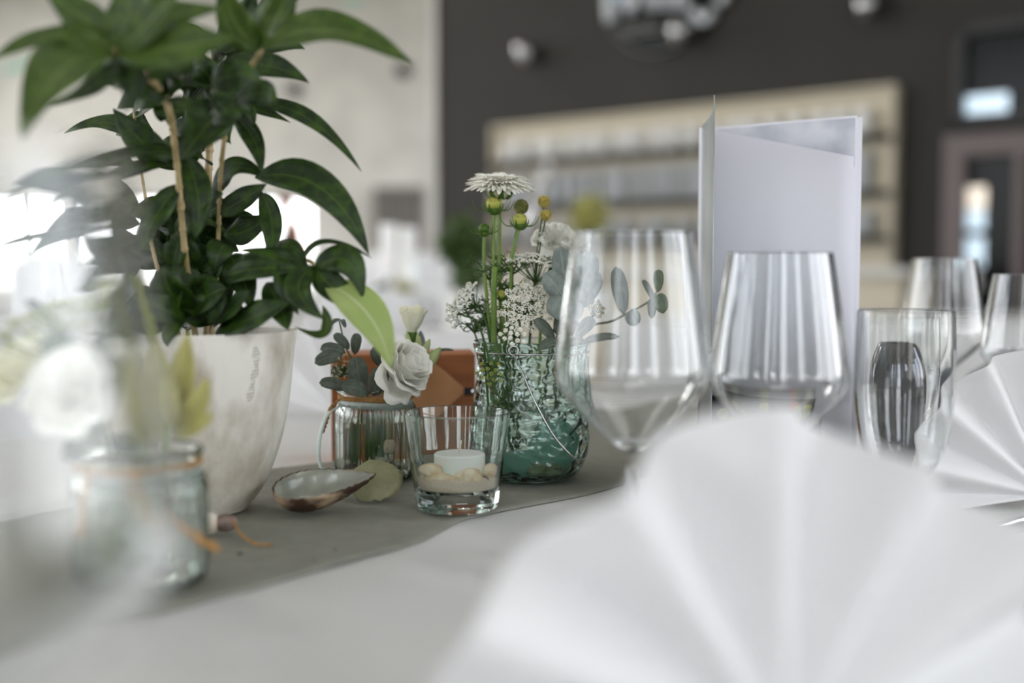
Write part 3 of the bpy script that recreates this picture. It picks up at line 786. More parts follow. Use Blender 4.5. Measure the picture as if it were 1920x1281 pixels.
o = clam(M(), P(702, 937, .868), .044, .042, .003, -.15, .10, .62, ribs=16).build('seashell', shellt_m, solid=.0006); o.location.z = max(o.location.z, RZ+.0005)
tag(o, 'thin translucent greenish shell leaning behind the large mussel shell', 'shell')
for px, py, mt, lab in ((563, 914, shelld_m, 'tiny brown shell on the rim of the mussel shell, leftmost'), (588, 911, shellw_m, 'small pinkish white shell behind the mussel shell'),
                        (612, 909, shelld_m, 'tiny grey shell behind the mussel shell, near the ribbon')):
    p = T(px, py+8, RZ); p.z = RZ+.004
    tag(clam_closed(M(), p, .010, .008, .0035, random.uniform(-1, 1), .1, 0).build('seashell', mt), lab, 'shell', 'small shells behind the mussel shell')
# small shells by the pot
p = T(404, 1003, RZ); p.z = RZ+.0075
t = thing('seashell', 'small white and dark shell lying at the foot of the pot', 'shell', p)
blob(M(), p+Vector((-.004, 0, 0)), .0085, (.9, .9, .85), 8, 16).build('white_half', shellw_m, t); blob(M(), p+Vector((.006, .001, 0)), .0075, (1.1, .8, .8), 8, 16).build('dark_half', shelld_m, t)
o = tube(M(), smooth_pts([T(437, 975, RZ+.01), T(450, 1000, RZ+.004), T(475, 1018, RZ+.001), T(495, 1022, RZ+.001), T(510, 1021, RZ+.002)], 5), .0009, 6).build('dried_tendril', twine_m)
tag(o, 'curly brown dried tendril lying on the runner by the pot', 'twig')
for px, py, r in ((450, 1038, .0012), (628, 1031, .0008), (590, 1050, .0006)):
    p = T(px, py, RZ+.001); tag(blob(M(), p, r, (1.5, 1, .5)).build('soil_crumb', soil_m), {450: 'dark crumb on the runner near the pot', 628: 'tiny crumb on the runner below the mussel shell', 590: 'smallest crumb near the front edge of the runner'}[px], 'crumb')

# ------------------------------------------------------------------ small ribbed jars
def ribbed(seg=112, nr=28):
    Rr = .0318
    outer = [(0, .0015), (.02, .0), (.029, .001), (.0322, .0045), (.0330, .012), (.0330, .045), (.0328, .052), (.0318, .0575), (.0300, .0615), (.0288, .0635), (.0288, .0685), (.0308, .0700), (.0316, .0715), (.0314, .0735), (.0302, .0742)]
    inner = [(.0288, .0735), (.0272, .070), (.0268, .064), (.0282, .061), (.0300, .0575), (.0308, .052), (.0308, .012), (.0300, .006), (.026, .0035), (0, .0035)]
    def mod(r, z, a, i):
        if i in (3, 4, 5, 6, 7, 8): return r + .0007*math.cos(a*nr)*(1 if i in (4, 5, 6, 7) else .5)
        return r
    return lathe(M(), outer+inner, seg, mod=mod)
jar0 = None
def jar(loc, label, twine_label=True):
    j = thing('ribbed_jar', label, 'jar', loc, 'ribbed flower jars on the runner')
    ribbed().build('glass', jar_m, j, world=False)
    m = M()
    for dz, ph in ((0, 0), (.0016, 1.5)):
        for st in range(2):
            pts = [((.0296+.0006*math.cos(a*40+st*PI))*math.cos(a), (.0296+.0006*math.cos(a*40+st*PI))*math.sin(a), .0655+dz+.0006*math.sin(a*40+st*PI)) for a in [2*PI*k/220 for k in range(221)]]
            tube(m, pts, .0007, 5)
    m.build('twine', twine_m, j, world=False)
    m = M(); vs = []; fs = []
    for k in range(65):
        a = 2*PI*k/64; r = .0305 - .0004; vs += [(r*math.cos(a), r*math.sin(a), .0585+.001*math.sin(a*2)), ((r-.0008)*math.cos(a), (r-.0008)*math.sin(a), .0638+.001*math.sin(a*2))]
    for k in range(64): fs.append((2*k, 2*k+2, 2*k+3, 2*k+1))
    m.add(vs, fs); m.build('ribbon', ribbon_m, j, solid=.0004, world=False)
    lathe(M(), [(0, .0038), (.026, .0038), (.0298, .0065), (.0305, .012), (.0305, .0475), (0, .0475)], 48).build('water', water_m, j, world=False)
    return j
j1 = jar(Vector((onT(703, .955).x, .955, RZ)), 'ribbed glass jar with twine and white roses beside the candle glass')
j2 = jar(Vector((onT(262, .632).x, .632, RZ)), 'blurred ribbed glass jar with twine at the left in front of the pot')
# twine tails and ribbon tails
c1 = j1.location
m = M()
for st in (0, 1):
    base = smooth_pts([P(636, 750, .945), P(620, 765, .94), P(612, 790, .935), P(604, 812, .934)], 10)
    tube(m, [q + Vector((.0009*math.cos(i*.9+st*PI), .0009*math.sin(i*.9+st*PI), 0)) for i, q in enumerate(base)], .0009, 6)
m.build('twine_tail', twine_m, j1)
def strip(pts, w_, sidev):
    pts = smooth_pts(pts, 8); vs = []; fs = []
    for q in pts: vs += [q-sidev*w_/2, q+sidev*w_/2]
    for i in range(len(pts)-1): fs.append((2*i, 2*i+2, 2*i+3, 2*i+1))
    return M().add(vs, fs)
strip([P(636, 762, .94), P(612, 780, .935), P(598, 830, .932), P(600, 870, .932), P(618, 905, .938)], .0045, Vector((.75, -.6, 0)).normalized()).build('ribbon_tail', ribbon_m, j1, solid=.0003)
m = M()
for st in (0, 1, 2):
    base = smooth_pts([P(278, 872, .602), P(296, 920, .598), P(322, 966, .598), P(360, 1000, .60), P(405, 1030, .606)], 10)
    tube(m, [q + Vector((.0016*math.cos(i*.7+st*2.1), .0016*math.sin(i*.7+st*2.1), .0008*math.cos(i))) for i, q in enumerate(base)], .0013, 6)
m.build('twine_tail', twine_m, j2)
m = M()
for st in (0, 1):
    base = smooth_pts([P(185, 872, .605), P(176, 930, .60), P(166, 1010, .60)], 8)
    tube(m, [q + Vector((.0013*math.cos(i*.7+st*3.1), .0013*math.sin(i*.7+st*3.1), 0)) for i, q in enumerate(base)], .0012, 6)
m.build('twine_tail', twine_m, j2)

def jar_shells(j, n, grp, where):
    c = j.location; defs = [(-.016, -.012, shelld_m, 'dark purple'), (.014, -.017, shelld_m, 'black'), (.019, -.008, shellw_m, 'white'), (.004, -.004, shellw_m, 'pale'), (-.006, .012, shellc_m, 'cream'), (.012, .012, shellc_m, 'tan'), (-.019, .004, shellw_m, 'ivory')]
    for i, (x, y, mt, nm) in enumerate(defs[:n]):
        p = c+Vector((x, y, .0105 + (.006 if i in (3,) else 0)))
        tag(clam_closed(M(), p, .013, .011, .0042, random.uniform(-3, 3), random.uniform(-.2, .2), random.uniform(-.3, .3)).build('seashell', mt), nm+' shell at the bottom of the '+where, 'shell', grp)
jar_shells(j1, 7, 'shells inside the ribbed jar', 'ribbed jar beside the candle glass')
jar_shells(j2, 5, 'shells inside the blurred jar', 'blurred jar at the left')
tag(snail(M(), j1.location+Vector((.011, -.016, .028)), .006, .007, 0, 1.5).build('seashell', shellc_m), 'coiled brown snail shell against the front of the ribbed jar', 'shell', 'shells inside the ribbed jar')

# ------------------------------------------------------------------ flowers
def frame(ax):
    ax = Vector(ax).normalized(); s = ax.cross(Vector((0, 1, .01))); s = s.normalized() if s.length > .05 else Vector((1, 0, 0)); return s, ax.cross(s).normalized(), ax
def rose(m, c, ax, R, rings=((3, .0, .5), (4, .15, .75), (5, .4, .95), (6, .75, 1.1)), Hh=1.0, seed=1):
    rnd = random.Random(seed); X, Y, Z = frame(ax); c = Vector(c)
    for (n, op, sz) in rings:
        a0 = rnd.random()*6
        for k in range(n):
            ph = a0+2*PI*k/n; half = PI/n*1.35; vs = []; fs = []; NU, NV = 8, 8; w1 = rnd.uniform(.6, 1.3); o2 = op+rnd.uniform(-.06, .06)
            for i in range(NV+1):
                v = i/NV
                for j in range(NU+1):
                    u = j/NU*2-1; lip = (1-.25*u*u)
                    vv = v*lip
                    r = R*(.10+(.22+.72*o2)*math.sin(vv*PI/2)*sz)
                    r *= 1+.05*math.sin(u*5*w1+ph)*v
                    z = R*Hh*(1.25*vv*sz*(1-.45*o2) - max(0, vv-.72)*1.4*o2)
                    if vv > .75: r += R*.35*(vv-.75)*(.4+o2)
                    a = ph+u*half*(.55+.45*math.sin(v*PI*.5))*(1 if v > 0 else .6)
                    vs.append(c+X*(r*math.cos(a))+Y*(r*math.sin(a))+Z*(z+R*.04*math.sin(u*6+ph*3)*v))
            for i in range(NV):
                for j in range(NU): a = i*(NU+1)+j; fs.append((a, a+1, a+NU+2, a+NU+1))
            m.add(vs, fs)
    return m
def petal_disc(m, c, ax, R, layers=((26, .0, 1), (24, .15, .9), (20, .32, .75), (16, .55, .55)), w=.16, seed=3):
    rnd = random.Random(seed); X, Y, Z = frame(ax); c = Vector(c)
    for (n, el, sz) in layers:
        for k in range(n):
            a = 2*PI*(k+rnd.uniform(-.25, .25))/n; L = R*sz*rnd.uniform(.88, 1.05); e_ = el+rnd.uniform(-.06, .08)
            D = X*math.cos(a)+Y*math.sin(a); T_ = Z.cross(D)
            pts = []; NV = 5
            for i in range(NV+1):
                v = i/NV; hw = R*w*.5*(.35+.65*math.sin(PI*min(1, v*.8+.05)))*(1 if i < NV else .55)
                ctr = c + D*(L*v*math.cos(e_)) + Z*(L*v*math.sin(e_) + R*.10*math.sin(v*PI) - R*.05*v*v)
                pts.append((ctr-T_*hw+Z*hw*.3, ctr-Z*hw*.2, ctr+T_*hw+Z*hw*.3))
            vs = [q for p_ in pts for q in p_]; fs = []
            for i in range(NV):
                for j in range(2): b = i*3+j; fs.append((b, b+1, b+4, b+3))
            # notched tip
            m.add(vs, fs)
    return m
def sepals(m, c, ax, R, n=7, el=-.3, L=1.0, curl=.3):
    X, Y, Z = frame(ax)
    for k in range(n):
        a = 2*PI*k/n+.3; D = X*math.cos(a)+Y*math.sin(a); T_ = Z.cross(D); vs = []; fs = []
        for i in range(6):
            v = i/5; hw = R*.22*(1-v**1.6)+.0001; ctr = Vector(c)+D*(R*(.15+.85*math.sin(v*PI*.5))*L)+Z*(R*(el+v*v*(.9-el)*.8 - curl*max(0, v-.7)*0))
            vs += [ctr-T_*hw, ctr+T_*hw]
        for i in range(5): fs.append((2*i, 2*i+1, 2*i+3, 2*i+2))
        m.add(vs, fs)
    return m
D_ = .955
VC = Vector((P(993, 500, D_).x, D_, RZ))           # the vase centre
def root_in(px, dy=0.0): return VC+Vector((mpx(px-993, D_), dy, .012))
vg = 'stems in the sea green vase'
def stem_pts(px, py, d, foot, midpx=None, n=8):
    top = P(px, py, d); mid = midpx if midpx else None
    pts = [foot, (P(*midpx) if midpx else foot.lerp(top, .5)), top]
    return smooth_pts(pts, n)
# big white daisy-like bloom
top = P(936, 350, .955)
f = thing('white_aster', 'flat white aster bloom, topmost flower in the sea green vase', 'flower', root_in(955), vg)
f_m = petal_disc(M(), P(936, 355, .955), (0.03, -.16, 1), .0285, layers=((40, .02, 1), (40, .16, .98), (38, .32, .92), (34, .5, .82), (28, .72, .66), (20, 1.0, .5), (14, 1.3, .42)), w=.17)
blob(f_m, P(936, 349, .955), .013, (1, 1, .34), 8, 18).build('petals', petal_m, f)
sepals(M(), P(937, 366, .955), (0.03, -.05, 1), .014, 9, -.3).build('sepals', sepal_m, f)
lathe(M(), [(0, -.006), (.004, -.004), (.0085, .001), (.010, .004), (0, .005)], 20, c=P(937, 372, .955)).build('calyx', cream_m, f)
tube(M(), stem_pts(936, 372, .955, root_in(955), (938, 560, .955)), .0016, 8).build('stem', stem_m, f)
def budf(px, py, r, foot, midp, mat, label, nseed, name='flower_bud'):
    d_ = .95; f = thing(name, label, 'flower bud', foot, vg)
    c = P(px, py, d_); ax = (0.02, -.1, 1)
    rose(blob(M(), c+UZ*r*.1, r*.8, (1, 1, .9), 8, 12), c-UZ*r*.7, ax, r*1.25, ((3, 0, .8), (5, .12, 1.1), (6, .22, 1.15)), .85, nseed).build('petals', mat, f)
    blob(M(), c-UZ*r*.65, r*.72, (1, 1, .6), 8, 14).build('calyx', sepal_m, f)
    m = M(); sepals(m, c-UZ*r*.7, ax, r*1.3, 7, -.1); 
    for k in range(5):
        a = k*1.3+.4; D = Vector((math.cos(a), math.sin(a), 0))
        tube(m, smooth_pts([c-UZ*r*.6, c+D*r*1.6-UZ*r*.5, c+D*r*2.3+UZ*r*.5], 4), (.0006, .0002), 4)
    m.build('sepals', sepal_m, f)
    tube(M(), stem_pts(px, py+6, d_, foot, midp), .0014, 8).build('stem', stem_m, f); return f
budf(926, 384, .0078, root_in(935), (926, 520, .95), budy_m, 'yellow flower bud right below the white aster bloom', 5)
budf(975, 414, .0072, root_in(960, .01), (958, 520, .95), budy_m, 'yellow green bud right of the aster stem', 8)
budf(908, 430, .0058, root_in(945, -.01), (911, 540, .95), sepal_m, 'closed green bud, lowest bud on the left of the vase', 9)
budf(940, 553, .0048, root_in(950, .012), (944, 600, .95), budy_m, 'small pale bud low among the stems of the vase', 12)
# thick green main stem
f = tag(tube(M(), stem_pts(928, 500, .945, root_in(930, -.015), (926, 580, .945)), .0024, 10).build('cut_stem', stem_m), 'thick pale green cut stem in front in the sea green vase', 'stem', vg)
# billy balls
for px, py, r, mt, lab in ((977, 388, .0058, ballg_m, 'greenish fuzzy ball flower behind the yellow green bud'), (1020, 378, .0048, ball_m, 'pale yellow ball flower, upper of the pair right of the aster'),
                           (1023, 403, .0045, ball_m, 'pale yellow ball flower, lower of the pair right of the aster')):
    ft = root_in(975, .01); f = thing('ball_flower', lab, 'flower', ft, vg); c = P(px, py, .965); m = blob(M(), c, r, (1, 1, 1.1), 8, 12)
    for k in range(260):
        v = Vector((random.gauss(0, 1), random.gauss(0, 1), random.gauss(0, 1))).normalized(); octa(m, c+v*r*1.02, r*.11)
    m.build('head', mt, f, sm=False); tube(M(), stem_pts(px, py+5, .965, ft, (px-18, 520, .965)), .0007, 6).build('stem', stemd_m, f)
# white carnation
ft = root_in(1010, .015); f = thing('white_carnation', 'ruffled white carnation at the right of the vase, behind the glass', 'flower', ft, vg)
cc = P(1040, 462, .975); m = M(); rnd = random.Random(4)
for k in range(230):
    th = math.acos(1-rnd.random()*1.15); a = rnd.random()*2*PI
    v = Vector((math.sin(th)*math.cos(a), math.sin(th)*math.sin(a), math.cos(th)*.95)); v = Matrix.Rotation(.35, 3, 'Y') @ v
    L = .020*rnd.uniform(.88, 1.08); t1 = v.cross(Vector((0.2, .3, 1))).normalized(); t2 = v.cross(t1); ph = rnd.random()*PI; tt = t1*math.cos(ph)+t2*math.sin(ph); nn_ = v.cross(tt)
    vs = []; fs = []; 
    for i in range(4):
        q = (.35, .7, .92, 1.0)[i]
        for j in range(7): u = j/6*2-1; vs.append(cc+v*(L*q*(1-.06*u*u))+tt*(u*.0038*q)+nn_*(.0011*math.sin(u*8+ph*4)*q*q))
    for i in range(3):
        for j in range(6): b = i*7+j; fs.append((b, b+1, b+8, b+7))
    m.add(vs, fs)
blob(m, cc-UZ*.002, .014, (1, 1, .9), 8, 12)
m.build('petals', petal_m, f)
lathe(M(), [(0, -.022), (.004, -.02), (.006, -.008), (.009, 0)], 16, c=cc).build('calyx', sepal_m, f)
tube(M(), stem_pts(1040, 500, .975, ft, (1015, 590, .97)), .0014, 8).build('stem', stem_m, f)
# umbels (lace flowers)
def umbel(label, px, py, d, Rpx, foot, mid, ax, mat, n=26, nf=26, fr=.00078, sprawl=None, name='lace_flower', grp=vg):
    f = thing(name, label, 'flower', foot, grp); X, Y, Z = frame(ax); c = P(px, py, d); R = mpx(Rpx, d); ms = M(); mf = M(); hub = c-Z*R*.75; nf = int(nf*1.7); fr = fr*.8
    for k in range(n):
        rr = math.sqrt((k+.5)/n)*R; a = k*2.399; q = c+X*(rr*math.cos(a))*(sprawl[0] if sprawl else 1)+Y*(rr*math.sin(a))*(sprawl[1] if sprawl else 1)+Z*(R*.18*(1-(rr/R)**2)+random.uniform(-.001, .001))
        h2 = q-Z*R*.16; tube(ms, smooth_pts([hub, hub.lerp(h2, .55)+(h2-c)*.05, h2], 3), .0003, 4)
        cr_ = R*.155
        for j in range(nf):
            r2 = math.sqrt(random.random())*cr_; a2 = random.random()*6.28; z2 = -((r2/cr_)**2)*cr_*.45
            octa(mf, q+X*(r2*math.cos(a2))+Y*(r2*math.sin(a2))+Z*(z2+random.uniform(0, .0006)), fr*random.uniform(.8, 1.2))
            if j % 4 == 0: tube(ms, [h2, q+X*(r2*math.cos(a2))+Y*(r2*math.sin(a2))+Z*z2], .00018, 3)
    mf.build('florets', mat, f, sm=False)
    tube(ms, smooth_pts([foot, P(*mid), hub], 8), (.0011, .0008), 6); ms.build('stalks', feath_m, f); return f
umbel('large white lace flower hanging over the front rim of the green vase', 990, 575, .925, 52, root_in(965, -.02), (948, 640, .93), (.1, -.85, .5), floret_m, 34, 34)
umbel('white lace flower just above the vase rim by the wire loop', 963, 625, .915, 27, root_in(955, -.02), (948, 655, .925), (-.1, -.85, .4), floret_m, 16, 30)
umbel('white lace flower seen from the side below the ball flowers', 1010, 488, .955, 58, root_in(975, 0), (965, 590, .95), (.1, -.12, 1), floret_m, 30, 24)
umbel('loose white lace flower leaning out at the left of the vase', 868, 560, .945, 40, root_in(945, -.01), (915, 620, .945), (-.75, -.35, .6), floret_m, 22, 18)
umbel('second lace flower drooping at the far left of the vase', 848, 590, .94, 24, root_in(940, -.01), (905, 630, .94), (-.6, -.5, -.1), floret_m, 14, 16)
umbel('white lace flower in the middle of the bouquet, under the side-on one', 1015, 535, .965, 42, root_in(980, 0), (975, 600, .96), (.15, -.45, .8), floret_m, 22, 22)
umbel('beige lace flower behind the eucalyptus leaves on the right', 1108, 578, .955, 24, root_in(1010, 0), (1040, 640, .955), (.2, -.5, .7), floretb_m, 16, 22)
umbel('greenish lace flower hanging outside the left of the green vase', 918, 698, .895, 26, root_in(925, -.02), (908, 650, .90), (-.1, -.9, -.2), floretg_m, 14, 14, .0007)
# feathery foliage
ft = root_in(950, 0)
f = thing('feathery_greenery', 'fine feathery green foliage between the aster stems in the vase', 'foliage', ft, vg)
m = M(); rnd = random.Random(11)
for (px, py, sp) in ((908, 490, 46), (965, 480, 40), (900, 560, 44), (935, 600, 40), (985, 560, 30), (870, 590, 40), (950, 520, 36)):
    c = P(px, py, .955); hub = c+Vector((mpx((950-px)*.25, .95), 0, -mpx(35, .95)))
    tube(m, smooth_pts([ft, ft.lerp(hub, .6)+Vector((0, 0, .01)), hub], 5), .0008, 5)
    for k in range(11):
        a = rnd.uniform(0, 6.28); r = mpx(sp, .95)*rnd.uniform(.5, 1.1)
        e_ = hub+Vector((math.cos(a)*r, math.sin(a)*r*.5, rnd.uniform(.1, 1)*r))
        mdp = hub.lerp(e_, .5)+Vector((rnd.uniform(-.004, .004), rnd.uniform(-.003, .003), rnd.uniform(.001, .007)))
        cv = smooth_pts([hub, mdp, e_, e_+Vector((rnd.uniform(-.005, .005), 0, -rnd.uniform(0, .005)))], 4); tube(m, cv, (.0006, .0003), 4)
        for q in range(2, len(cv)-1, 2):
            for s2 in (-1, 1): tube(m, [cv[q], cv[q]+Vector((s2*rnd.uniform(.002, .006), rnd.uniform(-.003, .003), rnd.uniform(0, .006)))], .0003, 3)
m.build('fronds', feath_m, f)
# stems under water
for i, (a, b) in enumerate(((930, 905), (955, 930), (975, 950), (990, 1040))):
    pass
# eucalyptus in the vase
def euc(label, leaves, foot, path, grp=vg, smat=None, d=.945):
    f = thing('eucalyptus_sprig', label, 'foliage', foot, grp); byk = {}
    for (bx_, by_, tx, ty, w_, dd, k_, mt) in leaves:
        m = byk.setdefault(mt, M()); b_0 = P(bx_, by_, dd); t_0 = P(tx, ty, dd-.006); md = b_0.lerp(t_0, .5)+Vector((0, -.002, .002))
        leaf(m, b_0, md, t_0, mpx(w_, dd), 0, .12, prof_oval, 10, k_)
    for q, (mt, m) in enumerate(byk.items()): m.build('leaves', MATS[mt], f, solid=.0003)
    tube(M(), smooth_pts([foot]+[P(*p_) for p_ in path], 6), (.0013, .0006), 6).build('twig', stemd_m, f); return f
E, ED, EG = 'eucalyptus', 'eucalyptus_dark', 'eucalyptus_green'
euc('grey blue eucalyptus sprig with large round leaves behind the glass', [(1062, 562, 1050, 462, 44, .925, .1, E), (1066, 560, 1100, 470, 62, .93, .1, E), (1062, 568, 1020, 512, 46, .92, .15, E), (1060, 560, 1045, 600, 62, .915, .1, E),
     (1070, 575, 1118, 512, 50, .935, .2, E)], root_in(1010, -.01), [(1030, 650, .94), (1064, 570, .93), (1072, 510, .935)])
euc('eucalyptus sprig reaching right behind the wine glass', [(1239, 548, 1240, 505, 24, .95, .1, EG), (1236, 552, 1250, 588, 34, .95, .2, EG), (1232, 570, 1205, 525, 15, .95, .3, ED), (1168, 590, 1150, 500, 36, .955, .1, E), (1178, 585, 1192, 612, 34, .95, .1, E),
     (1225, 560, 1225, 598, 20, .955, .3, ED)], root_in(1030, 0), [(1070, 640, .95), (1150, 600, .955), (1215, 568, .952), (1238, 545, .95)])
euc('dark eucalyptus leaves spreading low over the right vase rim', [(1040, 640, 1000, 600, 30, .92, .5, ED), (1050, 640, 1010, 655, 24, .91, .5, ED), (1060, 635, 1110, 600, 40, .925, .5, ED), (1070, 645, 1160, 632, 26, .93, .6, ED), (1045, 630, 1060, 585, 30, .925, .3, ED), (1030, 650, 1085, 640, 34, .915, .6, ED)],
    root_in(1040, -.01), [(1042, 665, .93), (1050, 640, .925), (1080, 632, .925)])

# sea green vase
vz = thing('glass_vase', 'sea green relief glass vase with wire handle and flowers', 'vase', VC)
k_ = D_/FPX
def zpx(y): return P(993, y, D_).z-RZ
outer = [(0, .0015), (.024, 0), (.034, .0015), (.0415, .007), (.0465, .018), (.0485, .030), (.0480, .042), (.0465, .055), (.0448, .068), (.0425, .082), (.0420, .093), (.0435, .102), (.0450, .106), (.0455, .1095), (.0448, .1115)]
outer = smooth_prof(outer, 3)
inner = [(max(r-.0026, 0), z+.001) for r, z in reversed(outer) if z > .006]
inner = [(r, min(z, .1112)) for r, z in inner]+[(.03, .0045), (0, .0042)]
lathe(M(), outer+inner, 96).build('glass', green_m, vz, world=False)
lathe(M(), [(0, .0052), (.030, .0055), (.0385, .0100), (.0434, .0195), (.0452, .030), (.0446, .042), (.0432, .053), (.0428, .058), (0, .058)], 64).build('water', water_m, vz, world=False)
m = M(); rr = .0442; zr = .1030
tube(m, [VC+Vector((rr*math.cos(a), rr*math.sin(a), zr)) for a in [2*PI*k/64 for k in range(65)]], .0007, 6); m.build('neck_wire', wire_m, vz)
lp = P(963, 660, .907)
m = M(); tube(m, [lp+Vector((.0035*math.cos(a), -.001, .0035*math.sin(a)+.001)) for a in [2*PI*k/24-1.2 for k in range(22)]]+[lp+Vector((.001, -.001, -.003))], .0008, 6)
hp = [lp+Vector((0, -.001, -.002)), P(980, 700, .90), P(1005, 757, .893), P(1040, 820, .89), P(1075, 857, .895), P(1092, 862, .91), P(1100, 850, .935), P(1101, 815, .955), P(1097, 760, .962), P(1094, 700, .96), P(1094, 668, .956)]
tube(m, smooth_pts(hp, 8), .0008, 8); m.build('wire_handle', wire_m, vz)
pg_ = 'pebbles in the sea green vase'
for i, (px, py, dd, r, sc, mt, lab) in enumerate(((1048, 835, .930, .0175, (1, .5, 1.15), peb_m, 'large pale turquoise glass pebble on the right in the vase'), (960, 892, .922, .0145, (1.25, .7, .7), peb_m, 'oval turquoise pebble at the bottom left of the vase'),
        (1005, 903, .925, .008, (1, .8, .7), pebg_m, 'pale green pebble at the bottom middle of the vase'), (1030, 897, .93, .008, (1.2, .8, .7), pebg_m, 'olive pebble low at the right of the vase'),
        (1060, 888, .94, .007, (1, .8, .9), pebg_m, 'yellowish pebble against the right wall of the vase'), (985, 880, .935, .007, (1.1, .8, .8), shellc_m, 'tan pebble behind the oval turquoise one'), (1045, 876, .945, .0075, (1, 1, .8), shellw_m, 'whitish pebble under the large turquoise one'),
        (930, 885, .955, .008, (1, 1, .8), pebg_m, 'green pebble at the back left of the vase'))):
    c = P(px, py, dd); v = Vector((c.x-VC.x, c.y-VC.y, 0)); mx_ = .0385-r*max(sc[0], sc[1])*.75
    if v.length > mx_: v = v.normalized()*mx_
    z_ = max(c.z, RZ+.0065+r*sc[2]); c = Vector((VC.x+v.x, VC.y+v.y, z_))
    tag(blob(M(), c, r, sc, 12, 20, .25).build('glass_pebble', mt), lab, 'pebble', pg_)

# flowers of the ribbed jar
jg1 = 'stems in the ribbed jar beside the candle glass'
def jroot(j, px, dy=0.0): d_ = j.location.y; return Vector((max(-.02, min(.02, mpx(px, d_)))+j.location.x, d_+dy, j.location.z+.01))
ft = jroot(j1, 10); f = thing('white_rose', 'open white lisianthus rose lying over the rim of the ribbed jar', 'flower', ft, jg1)
rose(M(), P(732, 702, .928), (.80, -.42, .42), .0245, ((3, .0, .8), (4, .12, 1.0), (5, .3, 1.1), (6, .55, 1.1), (5, .8, 1.0)), 1.15, 21).build('petals', petal_m, f, solid=.0002)
rose(M(), P(732, 702, .93), (.7, -.5, .1), .022, ((6, .95, 1.0),), 1.0, 22).build('outer_petals', petal_m, f)
blob(M(), P(728, 704, .935), .006, (1, 1, 1)).build('calyx', sepal_m, f); tube(M(), smooth_pts([ft, P(722, 755, .95), P(728, 704, .937)], 6), .0015, 7).build('stem', stem_m, f)
ft = jroot(j1, 15, .005); f = thing('white_rosebud', 'upright half open white rose bud above the ribbed jar', 'flower', ft, jg1)
rose(M(), P(772, 630, .96), (.05, -.1, 1), .0165, ((3, 0, .9), (4, .1, 1.1), (5, .22, 1.2), (6, .3, 1.2)), 1.15, 31).build('petals', cream_m, f)
m = M(); c = P(772, 624, .96); blob(m, c-UZ*.003, .005, (1, 1, 1.2)); sepals(m, c-UZ*.004, (0, 0, 1), .0085, 6, -.2, .8); m.build('calyx', sepal_m, f)
tube(M(), smooth_pts([ft, P(745, 720, .957), P(771, 632, .96)], 6), .0015, 7).build('stem', stem_m, f)
for bpx, bqy, tpx, tpy, w_, lab in ((768, 650, 762, 622, 12, 'slim closed green bud left below the upright rose'), (786, 655, 783, 625, 12, 'slim closed green bud right below the upright rose'),
                              (792, 668, 806, 636, 16, 'pale green pointed bud right of the ribbed jar roses'), (796, 690, 826, 652, 26, 'fat pale green pointed bud at far right of the jar bouquet')):
    ft = jroot(j1, 16, .002); f = thing('lisianthus_bud', lab, 'flower bud', ft, jg1); a = P(bpx, bqy, .945); b = P(tpx, tpy, .943); n_ = 10
    tube(M(), [a.lerp(b, k/n_) for k in range(n_+1)], lambda t, w_=w_: mpx(w_, .945)*.5*max(.04, math.sin(PI*min(.98, t*.85+.1)))**.8*(1.05-.35*t), 14).build('bud', pbr('bud_green', (188, 200, 140), .5, transl=.2) if 'bud_green' not in MATS else MATS['bud_green'], f)
    tube(M(), smooth_pts([ft, P(745, 735, .95), a], 5), .001, 6).build('stem', stem_m, f)
euc('grey green eucalyptus sprig in the ribbed jar, left side', [(642, 668, 590, 682, 30, .94, .3, ED), (648, 662, 600, 655, 26, .945, .3, ED), (655, 655, 625, 628, 20, .95, .3, ED), (676, 735, 668, 668, 42, .925, .1, ED), (700, 740, 722, 690, 40, .93, .2, ED), (655, 730, 598, 718, 26, .935, .3, ED),
     (690, 738, 640, 725, 34, .92, .3, ED), (720, 690, 700, 650, 30, .945, .2, ED), (665, 665, 672, 625, 22, .95, .2, ED), (655, 700, 620, 702, 26, .945, .3, ED), (640, 600, 618, 612, 10, .95, .5, ED), (640, 600, 648, 615, 10, .95, .5, ED)],
    jroot(j1, -12), [(690, 740, .95), (668, 690, .945), (648, 650, .948), (636, 602, .95)], jg1)
euc('single dark leaf poking right behind the jar roses', [(800, 665, 852, 657, 9, .96, .6, ED), (788, 620, 798, 690, 14, .965, .2, E)], jroot(j1, 15, .008), [(770, 700, .96), (800, 665, .96)], jg1)
umbel('small dark gypsophila cluster in the ribbed jar', 640, 690, .935, 26, jroot(j1, -14), (680, 740, .94), (-.4, -.8, .3), floretb_m, 16, 6, .0007, None, 'gypsophila', jg1)
# leaves under water in the jar
f = tag(M().build('x', stem_m) if 0 else (lambda m: [leaf(m, j1.location+Vector((x, y, .012)), j1.location+Vector((x*1.1, y, .03)), j1.location+Vector((x*.7, y, .055)), .008, r_, .2, n=8, k=.1) for x, y, r_ in ((-.012, -.01, .2), (-.004, -.014, 0), (.004, -.008, -.4), (-.016, 0, .6), (.0, 0, 0))] and m)(M()).build('submerged_leaf', feath_m), 'green leaves standing in the water of the ribbed jar', 'foliage')

